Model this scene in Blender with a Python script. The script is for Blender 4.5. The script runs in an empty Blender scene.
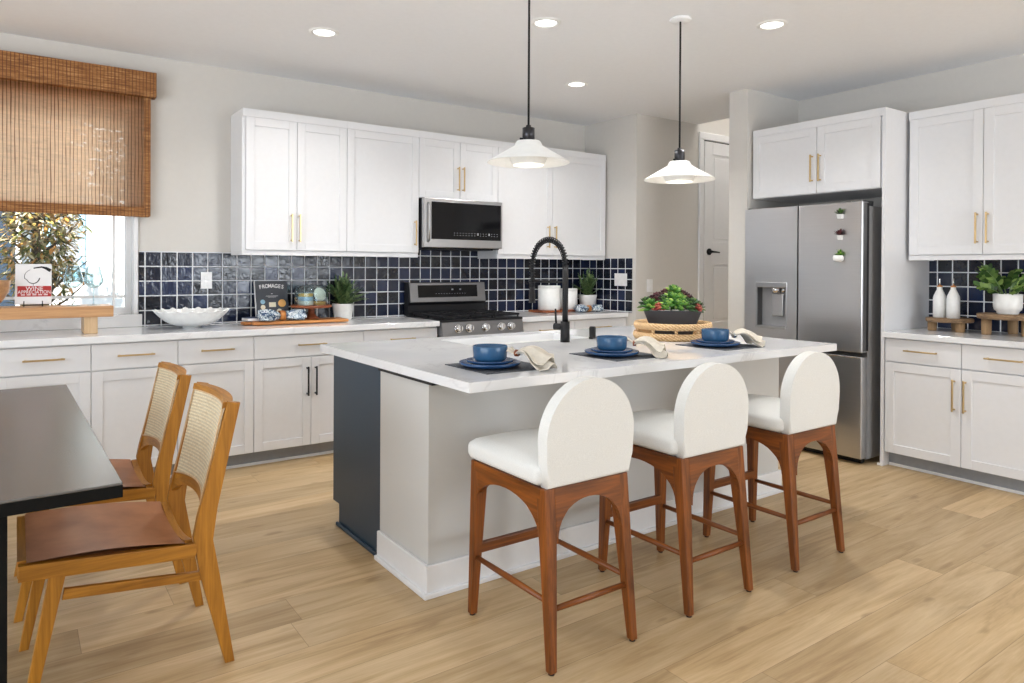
import bpy, bmesh, math, random
from mathutils import Vector, Matrix

S = bpy.context.scene
COL = S.collection
PI = math.pi
rnd = random.Random(7)

# ------------------------------------------------------------------ camera
YAW, PITCH, ROLL = (math.radians(a) for a in (35.2914, 0.3149, 0.288))
cam_d = bpy.data.cameras.new('camera')
cam = bpy.data.objects.new('camera', cam_d)
COL.objects.link(cam)
cam_d.sensor_width = 36.0
cam_d.lens = 36.0 * 701.42 / 1024
cam_d.shift_y = -(341.5 - 271.78) / 1024
cam_d.clip_start = 0.05
sy, cyw = math.sin(YAW), math.cos(YAW)
vr, vf, vu = Vector((cyw, -sy, 0)), Vector((sy, cyw, 0)), Vector((0, 0, 1))
u1 = vu * math.cos(PITCH) + vf * math.sin(PITCH)
f1 = vf * math.cos(PITCH) - vu * math.sin(PITCH)
r2 = vr * math.cos(ROLL) + u1 * math.sin(ROLL)
u2 = u1 * math.cos(ROLL) - vr * math.sin(ROLL)
M = Matrix((r2, u2, -f1)).transposed().to_4x4()
M.translation = Vector((0, 0, 1.3276))
cam.matrix_world = M
S.camera = cam

# ------------------------------------------------------------------ world, sun, fill lamps, exposure
S.view_settings.view_transform = 'Standard'
S.view_settings.look = 'None'
S.view_settings.gamma = 1
S.view_settings.use_curve_mapping = False
S.view_settings.exposure = 0.17
S.cycles.transparent_max_bounces = 32
world = bpy.data.worlds.new('world')
S.world = world
world.use_nodes = True
bgn = world.node_tree.nodes['Background']
bgn.inputs[0].default_value = (0.62, 0.82, 1.0, 1)
bgn.inputs[1].default_value = 1.15

def light(name, kind, loc, energy, color=(1, 1, 1), direction=None, **kw):
    d = bpy.data.lights.new(name, kind)
    d.energy = energy
    d.color = color
    for k, v in kw.items():
        setattr(d, k, v)
    o = bpy.data.objects.new(name, d)
    COL.objects.link(o)
    o.location = loc
    if direction is not None:
        o.rotation_euler = Vector(direction).to_track_quat('-Z', 'Y').to_euler()
    return o

light('sun', 'SUN', (0, 0, 12), 12.0, (1.0, 0.95, 0.87), (0.25, 0.72, -0.65), angle=0.01)
# fill lamps added at unseen dining and living windows, tilted up to brighten ceiling
light('dining_window_fill', 'AREA', (-2.93, 0.9, 1.35), 144, (0.90, 0.945, 1.0), (1, 0, 0.75), shape='RECTANGLE', size=4.4, size_y=2.3)
light('living_window_fill', 'AREA', (3.95, -3.43, 1.62), 96, (0.90, 0.945, 1.0), (-0.12, 1, 0.75), shape='RECTANGLE', size=2.4, size_y=1.5)
light('stairwell_fill', 'AREA', (6.2, 4.1, 5.0), 45, (1, 1, 1), (0, 0, -1), shape='RECTANGLE', size=1.0, size_y=0.9)  # added lamp, unseen, brightens the door in the closed stairwell

# ------------------------------------------------------------------ node materials
class NT:
    def __init__(self, name):
        self.m = bpy.data.materials.new(name)
        self.m.use_nodes = True
        self.t = self.m.node_tree
        self.p = self.t.nodes['Principled BSDF']
        self.out = self.t.nodes['Material Output']
    def n(self, kind, **kw):
        x = self.t.nodes.new(kind)
        for k, v in kw.items():
            setattr(x, k, v)
        return x
    def put(self, sock, v):
        if isinstance(v, bpy.types.NodeSocket):
            self.t.links.new(v, sock)
        elif v is not None:
            if hasattr(sock.default_value, '__len__') and not hasattr(v, '__len__'):
                v = (v,) * len(sock.default_value)
            if hasattr(v, '__len__') and len(v) == 3 and len(sock.default_value) == 4:
                v = (*v, 1)
            sock.default_value = v
    def math(self, op, a, b=None, c=None):
        x = self.n('ShaderNodeMath', operation=op)
        self.put(x.inputs[0], a)
        if b is not None: self.put(x.inputs[1], b)
        if c is not None: self.put(x.inputs[2], c)
        return x.outputs[0]
    def pos(self):
        return self.n('ShaderNodeNewGeometry').outputs['Position']
    def obj(self):
        return self.n('ShaderNodeTexCoord').outputs['Object']
    def sep(self, v):
        x = self.n('ShaderNodeSeparateXYZ')
        self.put(x.inputs[0], v)
        return x.outputs
    def comb(self, x=0.0, y=0.0, z=0.0):
        k = self.n('ShaderNodeCombineXYZ')
        self.put(k.inputs[0], x); self.put(k.inputs[1], y); self.put(k.inputs[2], z)
        return k.outputs[0]
    def scale(self, v, s):
        k = self.n('ShaderNodeMapping')
        self.put(k.inputs['Vector'], v)
        k.inputs['Scale'].default_value = s
        return k.outputs[0]
    def noise(self, v, scale=5.0, detail=2.0, rough=0.5, dist=0.0, what=0):
        k = self.n('ShaderNodeTexNoise')
        self.put(k.inputs['Vector'], v)
        k.inputs['Scale'].default_value = scale
        k.inputs['Detail'].default_value = detail
        k.inputs['Roughness'].default_value = rough
        k.inputs['Distortion'].default_value = dist
        return k.outputs[what]
    def white(self, v):
        k = self.n('ShaderNodeTexWhiteNoise', noise_dimensions='3D')
        self.put(k.inputs['Vector'], v)
        return k.outputs[0]
    def ramp(self, fac, stops, interp='LINEAR'):
        k = self.n('ShaderNodeValToRGB')
        k.color_ramp.interpolation = interp
        els = k.color_ramp.elements
        while len(els) < len(stops):
            els.new(0.5)
        for e, (p, c) in zip(els, stops):
            e.position = p
            e.color = (*c, 1) if hasattr(c, '__len__') else (c, c, c, 1)
        self.put(k.inputs[0], fac)
        return k.outputs[0]
    def mix(self, fac, a, b, blend='MIX'):
        k = self.n('ShaderNodeMix', data_type='RGBA', blend_type=blend)
        self.put(k.inputs['Factor'], fac)
        self.put(k.inputs[6], a)
        self.put(k.inputs[7], b)
        return k.outputs[2]
    def bump(self, h, strength=0.2, dist=0.01):
        k = self.n('ShaderNodeBump')
        k.inputs['Strength'].default_value = strength
        k.inputs['Distance'].default_value = dist
        self.put(k.inputs['Height'], h)
        self.put(self.p.inputs['Normal'], k.outputs[0])
    def set(self, color=None, rough=None, metal=None, spec=None, **kw):
        if color is not None: self.put(self.p.inputs['Base Color'], color)
        if rough is not None: self.put(self.p.inputs['Roughness'], rough)
        if metal is not None: self.put(self.p.inputs['Metallic'], metal)
        if spec is not None: self.put(self.p.inputs['Specular IOR Level'], spec)
        for k, v in kw.items():
            self.put(self.p.inputs[k.replace('_', ' ')], v)
        return self.m

def srgb(r, g, b):
    return tuple(((c / 255) / 12.92 if c / 255 <= 0.04045 else ((c / 255 + 0.055) / 1.055) ** 2.4) for c in (r, g, b))

def plain(name, color, rough=0.5, metal=0.0, spec=None, vary=0.04, scale=30.0, **kw):
    t = NT(name)
    nz = t.noise(t.obj(), scale, 3)
    lo = tuple(c * (1 - vary) for c in color)
    hi = tuple(min(1, c * (1 + vary)) for c in color)
    return t.set(t.ramp(nz, [(0.3, lo), (0.7, hi)]), rough, metal, spec, **kw)

MT = {}
MT['wall'] = plain('wall_paint', srgb(214, 210, 204), 0.9, vary=0.01)
t = NT('textured_wall_paint'); t.bump(t.noise(t.obj(), 90, 3), 0.12, 0.004)
MT['island_wall'] = t.set(srgb(208, 207, 204), 0.85)
MT['ceiling'] = plain('ceiling_paint', srgb(241, 242, 244), 0.95, vary=0.01)
MT['trim'] = plain('trim_paint', srgb(236, 236, 237), 0.45, vary=0.01)
MT['cabinet'] = plain('cabinet_paint', srgb(231, 231, 233), 0.4, vary=0.01)
MT['navy_paint'] = plain('navy_paint', srgb(38, 60, 78), 0.4, vary=0.02)
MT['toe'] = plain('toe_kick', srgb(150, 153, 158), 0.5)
MT['black'] = plain('matte_black', (0.010, 0.010, 0.012), 0.42, 0.0, 0.3)
MT['ebony'] = plain('black_lacquer', (0.005, 0.005, 0.005), 0.6, 0.0, 0.12)
MT['grey_paint'] = plain('grey_enamel', srgb(150, 150, 152), 0.4)
MT['black_gloss'] = plain('black_glass', (0.006, 0.006, 0.007), 0.06, 0.0, 0.25)
MT['void'] = plain('gap_shade', (0.01, 0.01, 0.01), 0.9)  # flat black that paints shade into gaps
MT['brass'] = plain('brass', srgb(214, 186, 138), 0.3, 1.0)
MT['chrome'] = plain('chrome', (0.8, 0.8, 0.82), 0.12, 1.0)
MT['white_plastic'] = plain('white_plastic', srgb(240, 240, 240), 0.35)
MT['white_ceramic'] = plain('white_ceramic', srgb(240, 240, 238), 0.3)
MT['blue_ceramic'] = plain('blue_ceramic', srgb(46, 88, 126), 0.25, vary=0.08)
MT['shaded_plate'] = plain('shaded_blue_ceramic', srgb(36, 70, 112), 0.25, vary=0.08)  # bowl blue darkened to paint in the shade on the plates
MT['graphite_metal'] = plain('gunmetal', srgb(70, 70, 74), 0.35, 0.9)
MT['outside_white'] = plain('white_stucco', srgb(235, 235, 235), 0.9)
MT['outside_navy'] = plain('navy_siding', srgb(30, 50, 70), 0.7)
MT['soil'] = plain('soil', (0.03, 0.02, 0.012), 0.95)
MT['paper'] = plain('white_paper', srgb(238, 236, 236), 0.7, vary=0.01)
MT['slate_paper'] = plain('slate_paper', srgb(60, 64, 72), 0.5)
MT['red_paper'] = plain('red_paper', srgb(176, 42, 38), 0.6)
MT['gold_paper'] = plain('gold_paper', srgb(222, 168, 96), 0.6)
MT['cream_paper'] = plain('cream_paper', srgb(225, 215, 190), 0.6)
MT['sky_paper'] = plain('pale_blue_paper', srgb(150, 190, 210), 0.6)
MT['peach_paper'] = plain('peach_paper', srgb(225, 150, 110), 0.6)
MT['blue_paper'] = plain('navy_paper', srgb(40, 60, 96), 0.5)
MT['cheese_yellow'] = plain('yellow_rind', srgb(226, 180, 90), 0.6)
MT['cheese_white'] = plain('white_rind', srgb(232, 226, 210), 0.7)
MT['cheese_blue'] = plain('pale_blue_wrap', srgb(160, 190, 215), 0.5)
MT['linen'] = plain('beige_linen', srgb(214, 206, 192), 0.9, vary=0.06, scale=60)
MT['pebble'] = plain('white_pebble', srgb(225, 222, 215), 0.7)
MT['planter'] = plain('charcoal_pot', srgb(58, 60, 66), 0.6)
MT['cork'] = plain('cork', srgb(196, 130, 70), 0.7)

def wood(name, dark, light_, axis=0, scale=1.0, rough=0.45, world=False, spec=None):
    t = NT(name)
    v = t.pos() if world else t.obj()
    sc = [38 * scale] * 3
    sc[axis] = 2.2 * scale
    n1 = t.noise(t.scale(v, sc), 1.0, 5, 0.6, 0.6)
    sc2 = [160 * scale] * 3
    sc2[axis] = 6 * scale
    n2 = t.noise(t.scale(v, sc2), 1.0, 3, 0.6)
    k = t.math('ADD', t.math('MULTIPLY', n1, 0.7), t.math('MULTIPLY', n2, 0.3))
    mid = tuple((a + b) / 2 for a, b in zip(dark, light_))
    return t.set(t.ramp(k, [(0.34, dark), (0.5, mid), (0.66, light_)]), rough, 0, spec)

cherry = (srgb(82, 40, 8), srgb(150, 82, 24))
MT['cherry'] = wood('cherry_wood', *cherry, axis=2, rough=0.38)
MT['cherry_x'] = wood('cherry_wood_across', *cherry, axis=0, rough=0.38)
MT['cherry_y'] = wood('cherry_wood_along', *cherry, axis=1, rough=0.38)
oak = (srgb(138, 86, 16), srgb(194, 132, 42))
MT['oak'] = wood('golden_oak', *oak, axis=2)
MT['oak_x'] = wood('golden_oak_along', *oak, axis=0)
MT['oak_y'] = wood('golden_oak_across', *oak, axis=1)
pale = (srgb(196, 160, 118), srgb(226, 196, 156))
MT['pale_oak'] = wood('pale_wood', srgb(178, 128, 84), srgb(216, 170, 122), axis=0)
MT['pale_oak_z'] = wood('pale_wood_post', *pale, axis=2)
MT['rustic'] = wood('weathered_wood', srgb(96, 74, 54), srgb(160, 130, 98), axis=1, rough=0.8)
MT['rustic_z'] = wood('weathered_wood_post', srgb(120, 92, 64), srgb(182, 148, 108), axis=2, rough=0.8)
MT['board'] = wood('acacia_board', srgb(150, 84, 34), srgb(206, 140, 72), axis=0)
MT['dark_board'] = wood('mahogany_board', srgb(104, 48, 24), srgb(160, 88, 48), axis=0)

def floor_mat():
    t = NT('oak_plank_floor')
    x, y, z = t.sep(t.pos())
    W, Lp = 0.20, 1.55
    row = t.math('FLOOR', t.math('DIVIDE', y, W))
    off = t.math('MULTIPLY', t.white(t.comb(row, 3.3, 0.7)), Lp)
    xs = t.math('DIVIDE', t.math('ADD', x, off), Lp)
    colm = t.math('FLOOR', xs)
    idc = t.white(t.comb(row, colm, 1.7))
    fy = t.math('FRACT', t.math('DIVIDE', y, W))
    fx = t.math('FRACT', xs)
    ey = t.math('MULTIPLY', t.math('MINIMUM', fy, t.math('SUBTRACT', 1.0, fy)), W)
    ex = t.math('MULTIPLY', t.math('MINIMUM', fx, t.math('SUBTRACT', 1.0, fx)), Lp)
    seam = t.math('LESS_THAN', t.math('MINIMUM', ex, ey), 0.0011)
    shift = t.math('MULTIPLY', idc, 37.0)
    v = t.comb(t.math('ADD', t.math('MULTIPLY', x, 1.0), shift), t.math('MULTIPLY', y, 1.0), shift)
    g1 = t.noise(t.scale(v, (1.3, 14, 1)), 1.0, 6, 0.62, 1.2)
    g2 = t.noise(t.scale(v, (5, 120, 1)), 1.0, 4, 0.65, 0.3)
    g3 = t.noise(t.scale(v, (0.9, 3.5, 1)), 1.0, 2, 0.5, 0.4)
    k = t.math('ADD', t.math('MULTIPLY', g1, 0.5), t.math('ADD', t.math('MULTIPLY', g2, 0.2), t.math('MULTIPLY', g3, 0.3)))
    base = t.ramp(k, [(0.30, srgb(150, 120, 82)), (0.47, srgb(193, 164, 122)), (0.62, srgb(214, 188, 149))])
    tone = t.ramp(idc, [(0.0, 0.82), (0.5, 0.96), (1.0, 1.06)])
    c = t.mix(1.0, base, tone, 'MULTIPLY')
    knot = t.noise(t.scale(v, (5.5, 13, 1)), 1.0, 1, 0.5)
    c = t.mix(t.ramp(knot, [(0.70, 0.0), (0.80, 0.45)]), c, srgb(120, 88, 56))
    c = t.mix(t.math('MULTIPLY', seam, 0.55), c, srgb(120, 92, 62))
    t.bump(t.math('SUBTRACT', t.math('MULTIPLY', g2, 0.3), seam), 0.12, 0.002)
    return t.set(c, 0.42, 0, 0.35)
MT['floor'] = floor_mat()

def tile_mat():
    t = NT('navy_glazed_tile')
    x, y, z = t.sep(t.pos())
    nx, ny, nz_ = t.sep(t.n('ShaderNodeNewGeometry').outputs['True Normal'])
    ax = t.math('GREATER_THAN', t.math('ABSOLUTE', nx), 0.5)
    # wall runs along x on the back wall, along y on the side walls
    a = t.math('ADD', t.math('MULTIPLY', t.math('SUBTRACT', x, 0.0194), t.math('SUBTRACT', 1.0, ax)),
               t.math('MULTIPLY', t.math('SUBTRACT', y, 0.0575), ax))
    u = t.math('DIVIDE', a, 0.1)
    zo = t.math('SUBTRACT', 0.0195, t.math('MULTIPLY', t.math('GREATER_THAN', x, 5.0), 0.0145))
    w = t.math('DIVIDE', t.math('SUBTRACT', z, zo), 0.1005)
    idv = t.comb(t.math('FLOOR', u), t.math('FLOOR', w), ax)
    r = t.white(idv)
    fu, fw = t.math('FRACT', u), t.math('FRACT', w)
    e = t.math('MINIMUM', t.math('MINIMUM', fu, t.math('SUBTRACT', 1.0, fu)), t.math('MINIMUM', fw, t.math('SUBTRACT', 1.0, fw)))
    grout = t.math('LESS_THAN', e, 0.038)
    c = t.ramp(r, [(0.0, srgb(10, 13, 20)), (0.35, srgb(19, 24, 39)), (0.7, srgb(25, 33, 56)), (1.0, srgb(36, 49, 84))])
    cl = t.noise(t.pos(), 26, 3, 0.6)
    c = t.mix(t.ramp(cl, [(0.35, 0.0), (0.75, 0.45)]), c, srgb(38, 45, 62))
    c = t.mix(grout, c, srgb(226, 228, 232))
    wav = t.noise(t.pos(), 22, 3, 0.6, 1.0)
    tilt = t.math('ADD', t.math('MULTIPLY', t.math('SUBTRACT', t.white(t.comb(t.math('FLOOR', u), t.math('FLOOR', w), 9.1)), 0.5), fu),
                  t.math('MULTIPLY', t.math('SUBTRACT', t.white(t.comb(t.math('FLOOR', w), t.math('FLOOR', u), 5.3)), 0.5), fw))
    edge = t.ramp(e, [(0.02, 0.0), (0.07, 1.0)])
    h = t.math('ADD', t.math('MULTIPLY', wav, 0.55), t.math('ADD', t.math('MULTIPLY', tilt, 0.7), t.math('MULTIPLY', edge, 0.25)))
    t.bump(h, 0.5, 0.008)
    rough = t.math('ADD', t.math('MULTIPLY', grout, 0.6), 0.07)
    return t.set(c, rough, 0, 0.5)
MT['tile'] = tile_mat()

def quartz_mat():
    t = NT('white_quartz')
    n = t.noise(t.pos(), 1.6, 5, 0.6, 1.6)
    v = t.math('ABSOLUTE', t.math('SUBTRACT', n, 0.5))
    m = t.noise(t.pos(), 2.3, 2)
    vein = t.math('MULTIPLY', t.ramp(v, [(0.0, 1.0), (0.02, 0.0)]), t.ramp(m, [(0.42, 0.0), (0.6, 0.32)]))
    cloud = t.noise(t.pos(), 3.0, 3)
    base = t.ramp(cloud, [(0.3, srgb(230, 231, 233)), (0.7, srgb(242, 242, 243))])
    return t.set(t.mix(vein, base, srgb(190, 190, 194)), 0.05, 0, 0.6)
MT['quartz'] = quartz_mat()

def steel_mat(name, axis, col=(0.50, 0.50, 0.51), rough=0.3):
    t = NT(name)
    sc = [400.0] * 3
    sc[axis] = 3.0
    n = t.noise(t.scale(t.pos(), sc), 1.0, 2)
    t.bump(t.noise(t.pos(), 2.6, 1), 0.10, 0.02)
    return t.set(t.ramp(n, [(0.3, tuple(c * 0.94 for c in col)), (0.7, col)]), t.math('ADD', t.math('MULTIPLY', n, 0.08), rough - 0.04), 1.0)
MT['steel'] = steel_mat('brushed_steel', 1, (0.62, 0.62, 0.63), 0.3)
MT['steel_x'] = steel_mat('brushed_steel_across', 0)
MT['dark_steel'] = steel_mat('dark_steel', 2, (0.2, 0.2, 0.205), 0.45)
MT['range_steel'] = steel_mat('range_steel', 0, (0.27, 0.27, 0.28), 0.32)

def table_mat():
    t = NT('sheen_table_finish')  # base grey lifted to paint in the sheen on the black top
    n = t.noise(t.scale(t.obj(), (60, 3, 3)), 1.0, 3)
    return t.set(t.ramp(n, [(0.3, (0.088, 0.084, 0.083)), (0.7, (0.112, 0.108, 0.106))]), 0.27, 0, 1.0)
MT['table'] = table_mat()

def leather_mat():
    t = NT('tan_leather')
    n = t.noise(t.obj(), 9, 4)
    t.bump(t.noise(t.obj(), 260, 2), 0.1, 0.002)
    return t.set(t.ramp(n, [(0.3, srgb(158, 102, 66)), (0.7, srgb(188, 128, 88))]), 0.42, 0, 0.4)
MT['leather'] = leather_mat()

def upholstery_mat():
    t = NT('white_upholstery')
    n = t.noise(t.obj(), 420, 2)
    t.bump(n, 0.15, 0.001)
    return t.set(t.ramp(n, [(0.3, srgb(224, 224, 221)), (0.7, srgb(237, 237, 234))]), 0.92, 0, 0.2)
MT['upholstery'] = upholstery_mat()

def cane_mat():
    t = NT('woven_cane')
    x, y, z = t.sep(t.obj())
    px = 0.0115
    fy = t.math('FRACT', t.math('DIVIDE', y, px)); fz = t.math('FRACT', t.math('DIVIDE', z, px))
    hole = t.math('MULTIPLY', t.math('GREATER_THAN', fy, 0.62), t.math('GREATER_THAN', fz, 0.58))
    tone = t.ramp(t.noise(t.obj(), 130, 2), [(0.3, srgb(226, 204, 164)), (0.7, srgb(248, 236, 206))])
    strand = t.ramp(fz, [(0.0, 0.90), (0.25, 1.0), (0.5, 0.93), (0.56, 0.78)])
    t.set(t.mix(1.0, tone, strand, 'MULTIPLY'), 0.6)
    tr = t.n('ShaderNodeBsdfTransparent')
    mx = t.n('ShaderNodeMixShader')
    t.put(mx.inputs[0], hole)
    t.t.links.new(t.p.outputs[0], mx.inputs[1]); t.t.links.new(tr.outputs[0], mx.inputs[2])
    t.t.links.new(mx.outputs[0], t.out.inputs[0])
    return t.m
MT['cane'] = cane_mat()

def bamboo_mat(name, see):
    t = NT(name)
    x, y, z = t.sep(t.pos())
    reed = t.noise(t.scale(t.pos(), (5, 1, 230)), 1.0, 3, 0.6)
    pat = t.noise(t.scale(t.pos(), (16, 1, 62)), 1.0, 4, 0.7)
    c = t.ramp(t.math('ADD', t.math('MULTIPLY', reed, 0.6), t.math('MULTIPLY', pat, 0.4)),
               [(0.32, srgb(92, 54, 20)), (0.5, srgb(150, 98, 48)), (0.66, srgb(200, 150, 96))])
    fx = t.math('FRACT', t.math('DIVIDE', t.math('ADD', x, t.math('MULTIPLY', t.noise(t.scale(t.pos(), (60, 1, 3)), 1.0, 2), 0.012)), 0.0205))
    thread = t.math('LESS_THAN', fx, 0.2)
    c = t.mix(t.math('MULTIPLY', thread, 0.85), c, srgb(92, 46, 20))
    fleck = t.noise(t.scale(t.pos(), (26, 1, 150)), 1.0, 1)
    c = t.mix(t.ramp(fleck, [(0.70, 0.0), (0.76, 0.8)]), c, srgb(70, 32, 12))
    t.set(c, 0.7)
    t.bump(reed, 0.5, 0.003)
    if see:
        tl = t.n('ShaderNodeBsdfTranslucent')
        t.put(tl.inputs[0], t.mix(t.math('MULTIPLY', thread, 0.8), t.mix(0.62, c, (1.0, 0.74, 0.53)), srgb(96, 50, 24)))
        mx = t.n('ShaderNodeMixShader')
        mx.inputs[0].default_value = see
        t.t.links.new(t.p.outputs[0], mx.inputs[1]); t.t.links.new(tl.outputs[0], mx.inputs[2])
        gap = t.math('MULTIPLY', t.ramp(pat, [(0.36, 1.0), (0.44, 0.0)]), 0.12)
        tr = t.n('ShaderNodeBsdfTransparent')
        m2 = t.n('ShaderNodeMixShader')
        t.put(m2.inputs[0], gap)
        t.t.links.new(mx.outputs[0], m2.inputs[1]); t.t.links.new(tr.outputs[0], m2.inputs[2])
        t.t.links.new(m2.outputs[0], t.out.inputs[0])
    return t.m
MT['bamboo'] = bamboo_mat('woven_bamboo', 0)
MT['bamboo_sheer'] = bamboo_mat('woven_bamboo_sheer', 0.9)

def glass_mat(name, tint=(1, 1, 1), refl=1.0, power=3.5):
    t = NT(name)
    fr = t.n('ShaderNodeLayerWeight'); fr.inputs[0].default_value = 0.5
    fres = t.math('ADD', 0.035, t.math('MULTIPLY', t.math('POWER', fr.outputs['Facing'], power), 0.7))
    gl = t.n('ShaderNodeBsdfGlossy'); gl.inputs['Roughness'].default_value = 0.02
    gl.inputs[0].default_value = (0.9, 0.95, 0.96, 1)
    tr = t.n('ShaderNodeBsdfTransparent'); tr.inputs[0].default_value = (*tint, 1)
    mx = t.n('ShaderNodeMixShader')
    t.put(mx.inputs[0], t.math('MULTIPLY', fres, refl))
    t.t.links.new(tr.outputs[0], mx.inputs[1]); t.t.links.new(gl.outputs[0], mx.inputs[2])
    t.t.links.new(mx.outputs[0], t.out.inputs[0])
    return t.m
MT['pane'] = glass_mat('window_glass', (0.98, 0.99, 0.99), 0.6)
MT['glass'] = glass_mat('clear_glass', (0.85, 0.915, 0.925), 1.0, 1.8)

def emit(name, col, s):
    t = NT(name)
    t.set((0.9, 0.9, 0.88), 0.4)
    t.put(t.p.inputs['Emission Color'], col)
    t.p.inputs['Emission Strength'].default_value = s
    return t.m
MT['can_lens'] = emit('lamp_lens', (1.0, 0.98, 0.95), 4.0)
MT['bulb'] = emit('lit_diffuser', (1.0, 0.88, 0.66), 1.3)
t = NT('shade_white'); MT['shade'] = t.set(t.ramp(t.noise(t.obj(), 20, 2), [(0.3, srgb(238, 238, 236)), (0.7, srgb(244, 244, 242))]), 0.35)
MT['diffuser'] = plain('opal_diffuser', srgb(236, 235, 230), 0.4)

def weave_mat():
    t = NT('woven_seagrass')
    x, y, z = t.sep(t.obj())
    ang = t.math('MULTIPLY', t.math('ARCTAN2', y, x), 52.0)
    wv = t.math('SINE', t.math('ADD', ang, t.math('MULTIPLY', z, 420.0)))
    w2 = t.noise(t.obj(), 120, 3, 0.6)
    k = t.math('ADD', t.math('MULTIPLY', wv, 0.12), w2)
    t.bump(k, 0.9, 0.006)
    return t.set(t.ramp(k, [(0.2, srgb(164, 118, 74)), (0.45, srgb(218, 178, 128)), (0.75, srgb(240, 212, 170))]), 0.85)
MT['weave'] = weave_mat()

def mat_weave():
    t = NT('charcoal_placemat')
    n = t.noise(t.scale(t.obj(), (300, 90, 1)), 1.0, 2)
    return t.set(t.ramp(n, [(0.35, srgb(46, 50, 58)), (0.65, srgb(92, 96, 104))]), 0.85)
MT['placemat'] = mat_weave()

def shibori():
    t = NT('indigo_print_cloth')
    n = t.noise(t.obj(), 34, 3, 0.6, 2.0)
    return t.set(t.ramp(n, [(0.44, srgb(44, 68, 100)), (0.48, srgb(120, 148, 172)), (0.53, srgb(214, 220, 222))]), 0.9)
MT['print_cloth'] = shibori()

def leaf_mat(name, cols, rough=0.45, trans=0.0):
    t = NT(name)
    r = t.n('ShaderNodeNewGeometry').outputs['Random Per Island']
    st = [(i / (len(cols) - 1), c) for i, c in enumerate(cols)]
    return t.set(t.ramp(r, st), rough, 0, 0.3)
MT['fern'] = leaf_mat('fern_leaf', [srgb(62, 92, 58), srgb(104, 134, 86), srgb(156, 176, 122)])
MT['zz'] = leaf_mat('glossy_leaf', [srgb(38, 64, 30), srgb(70, 102, 46), srgb(136, 162, 86)], 0.25)
MT['tree_leaf'] = leaf_mat('magnolia_leaf', [srgb(40, 52, 24), srgb(92, 96, 44), srgb(186, 164, 96), srgb(196, 132, 70), srgb(220, 208, 170), srgb(70, 84, 36)], 0.4)
MT['succ_green'] = leaf_mat('green_succulent', [srgb(44, 92, 34), srgb(84, 138, 50), srgb(158, 186, 92)], 0.4)
MT['succ_dark'] = leaf_mat('dark_succulent', [srgb(34, 52, 34), srgb(60, 96, 52), srgb(92, 120, 62)], 0.4)
MT['succ_purple'] = leaf_mat('purple_succulent', [srgb(46, 20, 28), srgb(72, 34, 40), srgb(96, 52, 56)], 0.4)
MT['succ_red'] = leaf_mat('red_succulent', [srgb(122, 40, 40), srgb(166, 74, 62), srgb(190, 112, 92)], 0.4)
MT['stem'] = plain('green_stem', srgb(96, 124, 66), 0.5)
MT['bark'] = plain('bark', srgb(84, 70, 54), 0.9, vary=0.3)

# ------------------------------------------------------------------ mesh helpers
ORG = {}

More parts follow.
